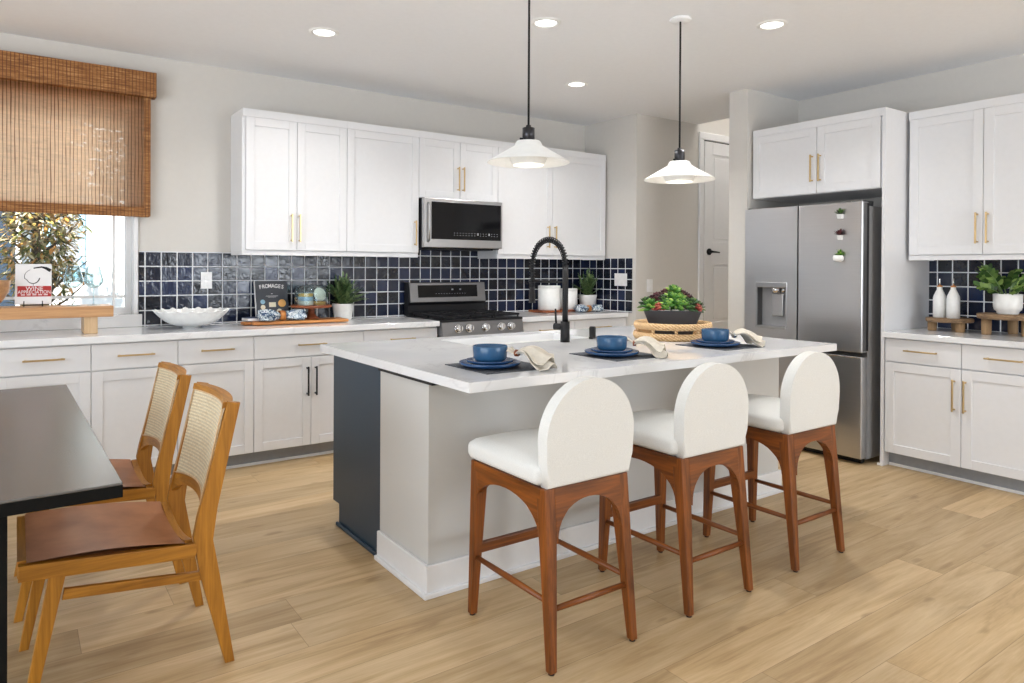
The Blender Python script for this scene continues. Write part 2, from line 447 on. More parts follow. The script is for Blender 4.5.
class MB:
    def __init__(self):
        self.bm = bmesh.new()
    def _add(self, verts, faces, smooth=False):
        vs = [self.bm.verts.new(v) for v in verts]
        fs = []
        for f in faces:
            try:
                nf = self.bm.faces.new([vs[i] for i in f])
                nf.smooth = smooth
                fs.append(nf)
            except ValueError:
                pass
        return vs, fs
    def box(self, x0, x1, y0, y1, z0, z1, bev=0.0, seg=2):
        x0, x1 = min(x0, x1), max(x0, x1); y0, y1 = min(y0, y1), max(y0, y1); z0, z1 = min(z0, z1), max(z0, z1)
        v = [(x, y, z) for x in (x0, x1) for y in (y0, y1) for z in (z0, z1)]
        f = [(0, 1, 3, 2), (4, 6, 7, 5), (0, 4, 5, 1), (2, 3, 7, 6), (0, 2, 6, 4), (1, 5, 7, 3)]
        vs, fs = self._add(v, f)
        if bev:
            bev = min(bev, 0.49 * min(x1 - x0, y1 - y0, z1 - z0))
            eds = list({e for q in fs for e in q.edges})
            bmesh.ops.bevel(self.bm, geom=eds, offset=bev, segments=seg, affect='EDGES', profile=0.5)
        return self
    def hexa(self, bot, top, bev=0.0):
        # two quads of points, counter-clockwise from above
        v = list(bot) + list(top)
        f = [(3, 2, 1, 0), (4, 5, 6, 7)] + [(i, (i + 1) % 4, 4 + (i + 1) % 4, 4 + i) for i in range(4)]
        vs, fs = self._add(v, f)
        if bev:
            eds = list({e for q in fs for e in q.edges})
            bmesh.ops.bevel(self.bm, geom=eds, offset=bev, segments=2, affect='EDGES', profile=0.5)
        return self
    def lathe(self, prof, center=(0, 0, 0), seg=32, smooth=True, sx=1.0, sy=1.0):
        cx, cy_, cz = center
        rings = []
        for r, z in prof:
            if r <= 1e-6:
                rings.append([self.bm.verts.new((cx, cy_, cz + z))])
            else:
                rings.append([self.bm.verts.new((cx + sx * r * math.cos(2 * PI * i / seg), cy_ + sy * r * math.sin(2 * PI * i / seg), cz + z)) for i in range(seg)])
        for a, b in zip(rings, rings[1:]):
            for i in range(seg):
                j = (i + 1) % seg
                if len(a) == 1 and len(b) == 1: continue
                if len(a) == 1: q = [a[0], b[j], b[i]]
                elif len(b) == 1: q = [a[i], a[j], b[0]]
                else: q = [a[i], a[j], b[j], b[i]]
                try:
                    nf = self.bm.faces.new(q); nf.smooth = smooth
                except ValueError:
                    pass
        return self
    def cyl(self, p0, p1, r0, r1=None, seg=16, smooth=True):
        return self.tube([p0, p1], [r0, r0 if r1 is None else r1], seg, smooth)
    def tube(self, pts, rad, seg=10, smooth=True, cap=True):
        pts = [Vector(p) for p in pts]
        n = len(pts)
        if not hasattr(rad, '__len__'): rad = [rad] * n
        rings = []
        prev = None
        for i in range(n):
            d = (pts[min(i + 1, n - 1)] - pts[max(i - 1, 0)]).normalized()
            if prev is None:
                up = Vector((0, 0, 1)) if abs(d.z) < 0.9 else Vector((1, 0, 0))
                a = d.cross(up).normalized()
            else:
                a = (prev - d * prev.dot(d)).normalized()
            prev = a
            b = d.cross(a)
            rings.append([self.bm.verts.new(pts[i] + (a * math.cos(2 * PI * k / seg) + b * math.sin(2 * PI * k / seg)) * rad[i]) for k in range(seg)])
        for r0, r1 in zip(rings, rings[1:]):
            for k in range(seg):
                j = (k + 1) % seg
                f = self.bm.faces.new([r0[k], r0[j], r1[j], r1[k]]); f.smooth = smooth
        if cap:
            self.bm.faces.new(rings[0][::-1]); self.bm.faces.new(rings[-1])
        return self
    def prism(self, poly, p, d, bev=0.0, seg=2, mapf=None):
        # polygon (list of 2-D points) lifted to 3-D by p(a, b), extruded by vector d
        d = Vector(d)
        a = [self.bm.verts.new(Vector(p(*q))) for q in poly]
        b = [self.bm.verts.new(Vector(p(*q)) + d) for q in poly]
        n = len(poly)
        fs = [self.bm.faces.new(a[::-1]), self.bm.faces.new(b)]
        for i in range(n):
            fs.append(self.bm.faces.new([a[i], a[(i + 1) % n], b[(i + 1) % n], b[i]]))
        if bev:
            eds = list(set(fs[0].edges) | set(fs[1].edges))
            bmesh.ops.bevel(self.bm, geom=eds, offset=bev, segments=seg, affect='EDGES', profile=0.5)
        return self
    def grid(self, fn, nu, nv, smooth=True, closed_u=False):
        rows = [[self.bm.verts.new(fn(i / nu, j / nv)) for j in range(nv + 1)] for i in range(nu if closed_u else nu + 1)]
        m = len(rows)
        for i in range(nu):
            a, b = rows[i], rows[(i + 1) % m]
            for j in range(nv):
                f = self.bm.faces.new([a[j], b[j], b[j + 1], a[j + 1]]); f.smooth = smooth
        return self
    def puff(self, c, half, r, bulge=0.0, n=12, side=0.0):
        # rounded cushion, domed on top
        hx, hy, hz = half
        tmp = bmesh.new()
        bmesh.ops.create_cube(tmp, size=2)
        bmesh.ops.subdivide_edges(tmp, edges=tmp.edges[:], cuts=n, use_grid_fill=True)
        vm = {}
        for v in tmp.verts:
            q = Vector((v.co.x * hx, v.co.y * hy, v.co.z * hz))
            k = Vector((max(-(hx - r), min(hx - r, q.x)), max(-(hy - r), min(hy - r, q.y)), max(-(hz - r), min(hz - r, q.z))))
            d = q - k
            if d.length > 1e-9: q = k + d.normalized() * r
            if v.co.z > 0: q.z += bulge * v.co.z * (1 - abs(v.co.x) ** 2.2) * (1 - abs(v.co.y) ** 2.2)
            q.x *= 1 + side * (1 - v.co.z ** 2)
            q.y *= 1 + side * (1 - v.co.z ** 2)
            vm[v.index] = self.bm.verts.new(Vector(c) + q)
        for f in tmp.faces:
            nf = self.bm.faces.new([vm[v.index] for v in f.verts]); nf.smooth = True
        tmp.free()
        return self
    def leaf(self, base, d, up, L, w, fold=0.15, droop=0.0, tip=0.0):
        base, d, up = Vector(base), Vector(d).normalized(), Vector(up)
        s = d.cross(up)
        if s.length < 1e-4: s = d.cross(Vector((1, 0, 0)))
        s.normalize(); n = s.cross(d)
        pts = []
        for f, k in ((0, 0.12), (0.3, 0.85), (0.6, 1.0), (0.85, 0.6), (1.0, 0.04)):
            c = base + d * (L * f) - n * 0 + Vector((0, 0, -droop * L * f * f))
            ww = w * 0.5 * k
            pts.append((c + s * ww + n * fold * ww, c, c - s * ww + n * fold * ww))
        vs = [[self.bm.verts.new(q) for q in row] for row in pts]
        for a, b in zip(vs, vs[1:]):
            for i in (0, 1):
                f = self.bm.faces.new([a[i], a[i + 1], b[i + 1], b[i]]); f.smooth = True
        return self
    def xform(self, m):
        bmesh.ops.transform(self.bm, matrix=m, verts=self.bm.verts[:])
        return self
    def build(self, name, mat, parent=None, local=False, recalc=True, origin=None):
        bm = self.bm
        if recalc: bmesh.ops.recalc_face_normals(bm, faces=bm.faces[:])
        me = bpy.data.meshes.new(name)
        o = bpy.data.objects.new(name, me)
        if parent is not None:
            off = Vector((0, 0, 0)) if local else ORG[parent]
            ORG[o] = ORG[parent]
            o.parent = parent
        else:
            if origin is None:
                lo = [min(v.co[i] for v in bm.verts) for i in range(3)]
                hi = [max(v.co[i] for v in bm.verts) for i in range(3)]
                origin = ((lo[0] + hi[0]) / 2, (lo[1] + hi[1]) / 2, lo[2])
            off = Vector(origin)
            o.location = off
            ORG[o] = off
        bmesh.ops.translate(bm, vec=-off, verts=bm.verts[:])
        bm.to_mesh(me); bm.free()
        me.materials.append(MT[mat] if isinstance(mat, str) else mat)
        COL.objects.link(o)
        return o

def tag(o, label=None, cat=None, group=None, kind=None):
    if label: o['label'] = label
    if cat: o['category'] = cat
    if group: o['group'] = group
    if kind: o['kind'] = kind
    return o

def thing(name, label, cat, loc, group=None, rot=None):
    o = bpy.data.objects.new(name, None)
    COL.objects.link(o)
    o.location = loc
    o.empty_display_size = 0.1
    if rot: o.rotation_euler = rot
    ORG[o] = Vector(loc)
    return tag(o, label, cat, group)

def struct(name, mb, mat, **kw):
    return tag(mb.build(name, mat, origin=(0, 0, 0)), kind='structure')

def dup(root, loc, label=None, rotz=None):
    r = root.copy(); COL.objects.link(r); r.location = loc
    if label: r['label'] = label
    if rotz is not None: r.rotation_euler = (0, 0, rotz)
    for ch in list(root.children):
        c = ch.copy(); COL.objects.link(c); c.parent = r
        for g in list(ch.children):
            d = g.copy(); COL.objects.link(d); d.parent = c
    ORG[r] = Vector(loc)
    return r

def lettering(name, body, size, mat, parent, m, extrude=0.0004, sx=1.0, bold=0.0):
    cu = bpy.data.curves.new(name, 'FONT')
    cu.body = body; cu.size = size; cu.extrude = extrude; cu.offset = bold
    cu.align_x = 'CENTER'; cu.align_y = 'CENTER'
    tmp = bpy.data.objects.new(name, cu)
    COL.objects.link(tmp)
    dg = bpy.context.evaluated_depsgraph_get()
    me = bpy.data.meshes.new_from_object(tmp.evaluated_get(dg))
    bpy.data.objects.remove(tmp)
    me.transform(m @ Matrix.Diagonal((sx, 1, 1, 1)))
    me.materials.clear(); me.materials.append(MT[mat])
    o = bpy.data.objects.new(name, me)
    COL.objects.link(o)
    o.parent = parent
    return o

# ------------------------------------------------------------------ the room
CEIL = 2.761
YB = 5.35          # back wall
XW = 5.44          # right wall
XS = 4.68          # side of the pantry block
YP = 4.63          # front of the pantry block
XST = 5.53         # edge of the stairwell
WX0, WX1, WZ0, WZ1 = -1.35, 0.655, 1.0, 2.36   # kitchen window opening

struct('floor', MB().box(-3.2, XST, -3.7, YB + 0.2, -0.1, 0.0), 'floor')
b = MB()
b.box(-3.2, XST, -3.7, YB + 0.2, CEIL, CEIL + 0.12)
struct('ceiling', b, 'ceiling')
b = MB()
b.box(-3.2, WX0, YB, YB + 0.18, 0, CEIL)
b.box(WX1, XS + 0.3, YB, YB + 0.18, 0, CEIL)
b.box(WX0, WX1, YB, YB + 0.18, 0, WZ0)
b.box(WX0, WX1, YB, YB + 0.18, WZ1, CEIL)
struct('wall_back', b, 'wall')
b = MB()
b.box(XS, XS + 0.12, YP + 0.12, YB, 0, CEIL)
b.box(XS, XST, YP, YP + 0.12, 0, CEIL)
b.box(XST, 6.9, YP, YP + 0.12, 0, 5.2)
struct('wall_pantry', b, 'wall')
b = MB()
b.box(4.745, XST, 3.475, 3.65, 0, CEIL)
b.box(XST, 6.9, 3.475, 3.65, 0, 5.2)
b.box(6.78, 6.9, 3.65, YP, 0, 5.2)
b.box(XST, 6.9, 3.475, YP + 0.12, 5.2, 5.3)
b.box(XST - 0.05, XST, 3.65, YP, CEIL + 0.12, 5.2)
struct('wall_stairwell', b, 'wall')
struct('wall_right', MB().box(XW, XW + 0.15, -3.7, 3.475, 0, CEIL), 'wall')
b = MB()
b.box(-3.2, -3.05, -3.7, -1.3, 0, CEIL); b.box(-3.2, -3.05, 3.1, YB + 0.18, 0, CEIL)
b.box(-3.2, -3.05, -1.3, 3.1, 2.52, CEIL); b.box(-3.2, -3.05, -1.3, 3.1, 0, 0.18)
struct('wall_left', b, 'wall')
b = MB()
b.box(-3.05, 2.7, -3.7, -3.55, 0, CEIL); b.box(5.2, XW, -3.7, -3.55, 0, CEIL)
b.box(2.7, 5.2, -3.7, -3.55, 2.42, CEIL); b.box(2.7, 5.2, -3.7, -3.55, 0, 0.84)
struct('wall_rear', b, 'wall')
struct('trim_4', MB().box(XST, 6.78, 3.65, YP, 0, 0.53).box(XST - 0.28, XST, 3.65, YP, 0, 0.353).box(XST - 0.56, XST - 0.28, 3.65, YP, 0, 0.176), 'floor')

# pantry door, up on the stair landing
dx0, dx1, dzt = 5.615, 6.375, 2.605
b = MB()
b.box(dx0 - 0.075, dx0 - 0.012, YP - 0.022, YP - 0.0005, 0.53, dzt + 0.0115, 0.004)
b.box(dx1 + 0.012, dx1 + 0.075, YP - 0.022, YP - 0.0005, 0.53, dzt + 0.0115, 0.004)
b.box(dx0 - 0.075, dx1 + 0.075, YP - 0.0225, YP - 0.0005, dzt + 0.012, dzt + 0.085, 0.004)
struct('trim_3', b, 'trim')
b = MB()
b.box(dx0 - 0.0115, dx1 + 0.0115, YP - 0.003, YP - 0.0005, 0.53, dzt + 0.0115)  # black sheet paints the shade in the gap round the door
struct('door_gap_shade', b, 'void')
b = MB()
def panel_door(b, x0, x1, z0, z1, yf):
    b.box(x0 + 0.01, x1 - 0.01, yf + 0.002, yf + 0.0085, z0 + 0.01, z1 - 0.01)
    zs = [(z0, 0.79), (1.375, 1.60), (z1 - 0.125, z1)]
    for a, c in zs: b.box(x0 + 0.125, x1 - 0.125, yf - 0.006, yf + 0.008, a, c, 0.003)
    b.box(x0, x0 + 0.125, yf - 0.006, yf + 0.008, z0, z1, 0.003)
    b.box(x1 - 0.125, x1, yf - 0.006, yf + 0.008, z0, z1, 0.003)
    for a, c in ((0.79, 1.375), (1.60, z1 - 0.125)):
        b.box(x0 + 0.155, x1 - 0.155, yf - 0.003, yf + 0.007, a + 0.03, c - 0.03, 0.004)
panel_door(b, dx0, dx1, 0.535, dzt, YP - 0.012)
door = struct('door_1', b, 'trim')
b = MB()
b.cyl((dx0 + 0.07, YP - 0.018, 1.50), (dx0 + 0.07, YP - 0.030, 1.50), 0.033, seg=24)
b.cyl((dx0 + 0.07, YP - 0.03, 1.50), (dx0 + 0.07, YP - 0.065, 1.50), 0.012)
b.tube([(dx0 + 0.06, YP - 0.062, 1.50), (dx0 + 0.12, YP - 0.064, 1.498), (dx0 + 0.185, YP - 0.06, 1.494)], [0.011, 0.009, 0.007])
o = b.build('door_handle', 'black', door); o['label'] = 'matte black lever handle'

# baseboards of the open walls
b = MB()
b.box(-3.04, -3.05, -3.55, -1.3, 0, 0.13); b.box(-3.04, -3.05, 3.1, YB, 0, 0.13)
struct('baseboard_left', b, 'trim')
b = MB()
b.box(4.728, 4.7445, 3.4755, 3.667, 0, 0.13, 0.003); b.box(4.745, 4.96, 3.6505, 3.667, 0, 0.13, 0.003)
struct('baseboard_pillar', b, 'trim')
struct('baseboard_pantry', MB().box(XS + 0.001, XST - 0.56, YP - 0.015, YP, 0, 0.13, 0.003), 'trim')

# kitchen window
b = MB()
fy0, fy1 = YB + 0.06, YB + 0.12
za_, zb_ = WZ0 + 0.048, WZ1 - 0.05
b.box(WX1 - 0.045, WX1 - 0.0005, fy0, fy1, za_, zb_); b.box(WX0 + 0.0005, WX0 + 0.045, fy0, fy1, za_, zb_)
b.box(WX0 + 0.0005, WX1 - 0.0005, fy0, fy1, WZ0 + 0.0035, za_ - 0.0002); b.box(WX0 + 0.0005, WX1 - 0.0005, fy0, fy1, zb_ + 0.0002, WZ1 - 0.0005)
b.box(-0.42, -0.36, fy0, fy1, za_, zb_)
win = struct('window_1', b, 'trim')
b = MB()
b.box(WX0 + 0.03, WX1 - 0.03, YB + 0.085, YB + 0.089, WZ0 + 0.03, WZ1 - 0.03)
b.build('pane', 'pane', win)
b = MB()
for mx in (0.542,):
    b.box(mx - 0.008, mx + 0.008, fy0 + 0.008, fy0 + 0.022, za_, zb_)
b.box(WX0 + 0.046, 0.533, fy0 + 0.008, fy0 + 0.022, 1.112, 1.130)
b.box(0.551, WX1 - 0.046, fy0 + 0.008, fy0 + 0.022, 1.112, 1.130)
b.build('muntin', 'trim', win)
b = MB()
b.box(WX1 - 0.006, WX1 + 0.022, YB - 0.018, YB - 0.0005, WZ0 + 0.0035, WZ1 + 0.08, 0.003)
b.box(WX1 - 0.012, WX1 - 0.0005, YB, YB + 0.0595, WZ0 + 0.0035, WZ1 - 0.001)
b.box(WX0 - 0.08, WX0, YB - 0.018, YB - 0.0005, WZ0 + 0.0035, WZ1 + 0.08, 0.003)
b.box(WX0, WX1 - 0.0065, YB - 0.018, YB - 0.0005, WZ1 + 0.001, WZ1 + 0.08, 0.003)
b.build('window_casing', 'trim', win)
b = MB()
b.box(WX0 - 0.1, WX1 + 0.045, YB - 0.03, YB - 0.0005, 0.9185, WZ0 + 0.003, 0.002)
b.box(WX0 + 0.001, WX1 - 0.001, YB, YB + 0.059, WZ0 + 0.0005, WZ0 + 0.003)
b.build('window_ledge', 'quartz', win)

# backsplash tile
tsp = MB()
tsp.box(2.60, 3.42, YB - 0.010, YB - 0.0002, 1.4302, 1.60)
tsp.box(WX1 + 0.027, XS, YB - 0.010, YB - 0.0002, 0.915, 1.43)
o = struct('wall_tile_back', tsp, 'tile')
o = struct('wall_tile_side', MB().box(XS - 0.010, XS - 0.0002, YP + 0.045, YB - 0.0102, 0.915, 1.425), 'tile')
o = struct('wall_tile_right', MB().box(XW - 0.010, XW - 0.0002, 0.9, 2.43, 0.905, 1.43), 'tile')

# ------------------------------------------------------------------ cabinets
def mapper(axis, face):
    if axis == 'y':   # faces -y, a runs along x
        return lambda a0, a1, d0, d1, z0, z1: (a0, a1, face - d1, face - d0, z0, z1)
    return lambda a0, a1, d0, d1, z0, z1: (face - d1, face - d0, a0, a1, z0, z1)   # faces -x, a runs along y

def handle(parent, mp, a, z, vertical, metal='brass', L=0.2):
    b = MB()
    h = L / 2
    if vertical:
        b.box(*mp(a - 0.005, a + 0.005, 0.028, 0.039, z - h, z + h), 0.0015)
        for s in (-1, 1): b.box(*mp(a - 0.0045, a + 0.0045, 0.0, 0.03, z + s * (h - 0.012) - 0.0045, z + s * (h - 0.012) + 0.0045))
    else:
        b.box(*mp(a - h, a + h, 0.028, 0.039, z - 0.005, z + 0.005), 0.0015)
        for s in (-1, 1): b.box(*mp(a + s * (h - 0.012) - 0.0045, a + s * (h - 0.012) + 0.0045, 0.0, 0.03, z - 0.0045, z + 0.0045))
    o = b.build('handle', metal, parent)
    o['label'] = 'slim black bar handle' if metal == 'black' else 'slim brass bar handle'
    return o

def shaker(parent, mp, a0, a1, z0, z1, hd=None, metal='brass', name='door'):
    g = 0.0018
    a0 += g; a1 -= g; z0 += g; z1 -= g
    st = 0.058
    b = MB()
    b.box(*mp(a0, a0 + st, -0.02, 0.0, z0, z1), 0.0015)
    b.box(*mp(a1 - st, a1, -0.02, 0.0, z0, z1), 0.0015)
    b.box(*mp(a0 + st, a1 - st, -0.02, 0.0, z0, z0 + st), 0.0015)
    b.box(*mp(a0 + st, a1 - st, -0.02, 0.0, z1 - st, z1), 0.0015)
    b.box(*mp(a0 + 0.03, a1 - 0.03, -0.02, -0.009, z0 + 0.03, z1 - 0.03))
    d = b.build(name, 'cabinet', parent)
    if hd: handle(d, mp, hd[0], hd[1], True, metal)
    return d

def drawer(parent, mp, a0, a1, z0, z1, ha=None):
    g = 0.0018
    d = MB().box(*mp(a0 + g, a1 - g, -0.02, 0.0, z0 + g, z1 - g), 0.002).build('drawer', 'cabinet', parent)
    handle(d, mp, (a0 + a1) / 2 if ha is None else ha, (z0 + z1) / 2 + 0.005, False)
    return d

def base_unit(label, axis, face, wall, a0, a1, doors, drawers, group, gap=0.0):
    """doors: list of (a0, a1, handle_a or None, metal); drawers: list of (a0, a1)"""
    mp = mapper(axis, face)
    dep = wall - face
    mid = (a0 + a1) / 2
    t = thing('base_cabinet', label, 'cabinet', (mid, face, 0) if axis == 'y' else (face, mid, 0), group)
    b = MB()
    b.box(*mp(a0, a1, -dep + gap, -0.021, 0.10, 0.874))
    b.build('carcass', 'cabinet', t)
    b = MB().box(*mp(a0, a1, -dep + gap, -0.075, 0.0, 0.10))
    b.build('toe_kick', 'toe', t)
    b = MB().box(*mp(a0, a1, -0.075, -0.063, 0.0, 0.018), 0.003)
    b.build('shoe_moulding', 'trim', t)
    for q in drawers: drawer(t, mp, q[0], q[1], 0.714, 0.868)
    for d0, d1, ha, metal in doors:
        shaker(t, mp, d0, d1, 0.100, 0.710, None if ha is None else (ha, 0.545), metal)
    return t

YF = 4.75
gb = 'base cabinets along the back wall'
base_unit('white base cabinet with one drawer, beyond the left edge under the window', 'y', YF, YB, -0.56, -0.10, [(-0.56, -0.10, -0.51, 'brass')], [(-0.56, -0.10)], gb, 0.001)
base_unit('white base cabinet under the window, cut by the left edge, behind the black table', 'y', YF, YB, -0.10, 0.36, [(-0.10, 0.36, -0.05, 'brass')], [(-0.10, 0.36)], gb, 0.001)
base_unit('white single-drawer base cabinet whose door is partly behind the cane chairs, below the white bowl', 'y', YF, YB, 0.36, 0.824, [(0.36, 0.824, None, 'brass')], [(0.36, 0.824)], gb, 0.001)
base_unit('white single-drawer base cabinet directly left of the one with black pulls', 'y', YF, YB, 0.824, 1.283, [(0.824, 1.283, None, 'brass')], [(0.824, 1.283)], gb, 0.001)
base_unit('white two-door base cabinet with black bar pulls, left of the navy island end', 'y', YF, YB, 1.283, 2.053,
          [(1.283, 1.667, 1.638, 'black'), (1.667, 2.053, 1.696, 'black')], [(1.283, 2.053)], gb, 0.001)
base_unit('white base cabinet directly left of the gas range, mostly hidden by the island', 'y', YF, YB, 2.053, 2.66, [(2.053, 2.66, 2.60, 'brass')], [(2.053, 2.66)], gb, 0.001)
base_unit('white base cabinet directly right of the gas range, behind the faucet', 'y', YF, YB, 3.432, 4.047, [(3.432, 4.047, 3.50, 'brass')], [(3.432, 4.047)], gb, 0.001)
base_unit('white base cabinet in the far corner next to the pantry wall', 'y', YF, YB, 4.047, XS - 0.001, [(4.047, XS - 0.001, 4.11, 'brass')], [(4.047, XS - 0.001)], gb, 0.001)

o = MB().box(-1.0, 2.66, YF - 0.038, YB - 0.001, 0.876, 0.917, 0.003).build('countertop', 'quartz')
tag(o, 'white quartz countertop running from the window to the gas range', 'countertop')
o = MB().box(3.432, XS - 0.011, YF - 0.038, YB - 0.011, 0.876, 0.917, 0.003).build('countertop', 'quartz')
tag(o, 'short white quartz countertop right of the range holding the canisters and fern', 'countertop')

def upper_unit(label, axis, face, wall, a0, a1, z0, z1, doors, rail=None, rails=(None, None), group=None, crown=None):
    mp = mapper(axis, face)
    dep = wall - face
    mid = (a0 + a1) / 2
    t = thing('wall_cabinet', label, 'cabinet', (mid, face, z0) if axis == 'y' else (face, mid, z0), group)
    b = MB().box(*mp(a0, a1, -dep + 0.001, -0.021, z0, z1))
    b.box(*mp(a0, a1, -0.0205, -0.0015, z1 - 0.055, z1), 0.001)
    b.build('carcass', 'cabinet', t)
    for d0, d1, ha, hz in doors:
        shaker(t, mp, d0, d1, z0 + 0.002, z1 - 0.0545, None if ha is None else (ha, hz))
    if rail:
        q = MB().box(*mp(a0, a1, -0.03, -0.012, z0 - rail, z0 - 0.0003), 0.002)
        q.box(*mp(a0, a0 + 0.016, -dep + 0.012, -0.0305, z0 - rail, z0 - 0.0003), 0.001)
        q.box(*mp(a1 - 0.016, a1, -dep + 0.012, -0.0305, z0 - rail, z0 - 0.0003), 0.001)
        q.build('light_rail', 'cabinet', t)
    return t

YU = 5.015
ZU, ZT = 1.442, 2.422
gu = 'wall cabinets along the back wall'
upper_unit('white wall cabinet with two doors on silver-gold pulls, left end above the tiles', 'y', YU, YB, 1.276, 2.03, ZU, ZT,
           [(1.276 + 0.02, 1.653, 1.609, 1.605), (1.653, 2.03, 1.667, 1.605)], 0.034, group=gu)
upper_unit('white wall cabinet with one wide door, directly left of the microwave', 'y', YU, YB, 2.03, 2.634, ZU, ZT, [(2.03, 2.634, 2.596, 1.60)], 0.034, group=gu)
upper_unit('short white two-door wall cabinet directly above the microwave', 'y', YU, YB, 2.634, 3.398, 1.888, ZT,
           [(2.634, 3.016, 2.991, 2.06), (3.016, 3.398, 3.039, 2.06)], group=gu)
upper_unit('white wall cabinet with two doors, right of the microwave, behind the left pendant', 'y', YU, YB, 3.398, XS - 0.02, ZU, ZT,
           [(3.398, 4.0, 3.942, 1.61), (4.0, 4.655, 4.022, 1.61)], 0.034, group=gu)

# right-hand wall
XF = 4.795
mpR = mapper('x', XF)
base_unit('white base cabinet with two drawers and two doors, right of the refrigerator', 'x', XF, XW, 1.47, 2.412,
          [(1.47, 1.939, 1.914, 'brass'), (1.939, 2.408, 1.977, 'brass')], [(1.47, 1.939), (1.939, 2.408)], None, 0.001)
o = MB().box(XF - 0.037, XW - 0.011, 1.45, 2.413, 0.8745, 0.912, 0.003).build('countertop', 'quartz')
tag(o, 'white quartz countertop by the refrigerator under the oil bottles', 'countertop')
upper_unit('white wall cabinet with two doors above the oil bottles', 'x', 5.07, XW, 1.47, 2.395, 1.428, ZT,
           [(1.47, 1.932, 1.902, 1.60), (1.932, 2.39, 1.963, 1.60)], 0.034)
# tall panel beside the fridge
t = thing('cabinet_end_panel', 'tall white panel standing between the refrigerator and the right counter', 'panel', (5.1, 2.425, 0))
MB().box(XF - 0.0, XW - 0.001, 2.414, 2.437, 0.0, 2.428, 0.001).build('panel', 'cabinet', t)
MB().box(XF - 0.014, XF - 0.0005, 2.4135, 2.45, 0.0, 0.018, 0.003).build('shoe_moulding', 'trim', t)
upper_unit('white two-door cabinet above the refrigerator', 'x', XF, XW, 2.437, 3.46, 1.885, 2.428,
           [(2.437 + 0.012, 2.915, 2.883, 2.07), (2.915, 3.46, 2.946, 2.07)])

# ------------------------------------------------------------------ refrigerator
fr = thing('refrigerator', 'stainless french-door refrigerator with water dispenser and magnet pots', 'refrigerator', (5.0, 2.96, 0))
fx, fy0_, fy1_ = 4.655, 2.492, 3.424
b = MB()
b.box(fx + 0.085, 5.36, fy0_ + 0.012, fy1_ - 0.012, 0.03, 1.765, 0.004)
b.build('body', 'grey_paint', fr)
for yy in (fy0_ + 0.06, fy1_ - 0.06):
    for xx in (fx + 0.12, 5.3): MB().cyl((xx, yy, 0), (xx, yy, 0.0305), 0.02).build('foot', 'black', fr)
b = MB()
b.box(fx + 0.06, fx + 0.09, fy0_ + 0.03, fy1_ - 0.03, 0.005, 0.06)
b.build('base_grille', 'black', fr)
spl = 2.972
d = MB().box(fx, fx + 0.075, fy0_, spl - 0.004, 0.765, 1.79, 0.006).build('door', 'steel', fr)
MB().box(fx + 0.012, fx + 0.05, fy0_ - 0.003, fy0_ - 0.0003, 0.775, 1.78, 0.001).build('edge_trim', 'dark_steel', d)
MB().box(fx + 0.05, fx + 0.078, fy0_ - 0.0035, fy0_ - 0.0003, 0.775, 1.78, 0.001).build('fridge_gap_shade', 'black', d)  # black strip paints the shade of the gap behind the door
# left door, built round the dispenser recess
ya, yb, za, zb = 3.065, 3.318, 0.885, 1.225
b = MB()
ysd = [spl + 0.004, ya, yb, fy1_]; zsd = [0.765, za, zb, 1.79]
gv = {(i, j, k): b.bm.verts.new((xx, yy, zz)) for k, xx in enumerate((fx, fx + 0.075)) for i, yy in enumerate(ysd) for j, zz in enumerate(zsd)}
for i in range(3):
    for j in range(3):
        if (i, j) != (1, 1):
            for k in (0, 1): b.bm.faces.new([gv[i, j, k], gv[i + 1, j, k], gv[i + 1, j + 1, k], gv[i, j + 1, k]])
    for j in (0, 3):
        b.bm.faces.new([gv[i, j, 0], gv[i + 1, j, 0], gv[i + 1, j, 1], gv[i, j, 1]])
        b.bm.faces.new([gv[j, i, 0], gv[j, i + 1, 0], gv[j, i + 1, 1], gv[j, i, 1]])
for p_, q_ in (((1, 1), (2, 1)), ((2, 1), (2, 2)), ((2, 2), (1, 2)), ((1, 2), (1, 1))):
    b.bm.faces.new([gv[(*p_, 0)], gv[(*q_, 0)], gv[(*q_, 1)], gv[(*p_, 1)]])
bmesh.ops.remove_doubles(b.bm, verts=b.bm.verts[:], dist=1e-6)
d = b.build('door', 'steel', fr)
b = MB()
b.box(fx + 0.068, fx + 0.074, ya + 0.001, yb - 0.001, za + 0.001, zb - 0.001)
b.build('dispenser_recess', 'grey_paint', d)
b = MB()
for q in ((ya + 0.0005, ya + 0.006), (yb - 0.006, yb - 0.0005)): MB().box(fx + 0.01, fx + 0.067, q[0], q[1], za + 0.015, zb - 0.036).build('dispenser_side', 'dark_steel', d)
b = MB()
b.box(fx - 0.004, fx + 0.07, ya - 0.008, yb + 0.008, zb - 0.035, zb + 0.004, 0.003)
b.box(fx - 0.012, fx + 0.07, ya - 0.004, yb + 0.004, za - 0.004, za + 0.014, 0.003)
for s in ((ya - 0.006, ya + 0.004), (yb - 0.004, yb + 0.006)): b.box(fx - 0.003, fx + 0.01, s[0], s[1], za, zb, 0.001)
b.build('water_dispenser', 'steel_x', d)
b = MB()
b.cyl((fx + 0.035, 3.17, zb - 0.035), (fx + 0.035, 3.17, zb - 0.075), 0.036, 0.030, seg=20)
b.cyl((fx + 0.035, 3.105, zb - 0.035), (fx + 0.035, 3.105, zb - 0.07), 0.018)
b.build('dispenser_nozzle', 'chrome', d)
MB().box(fx + 0.045, fx + 0.06, 3.12, 3.215, za + 0.09, zb - 0.085, 0.004).build('dispenser_paddle', 'steel', d)
d = MB().box(fx, fx + 0.075, fy0_, fy1_, 0.045, 0.735, 0.006).build('freezer_drawer', 'steel', fr)
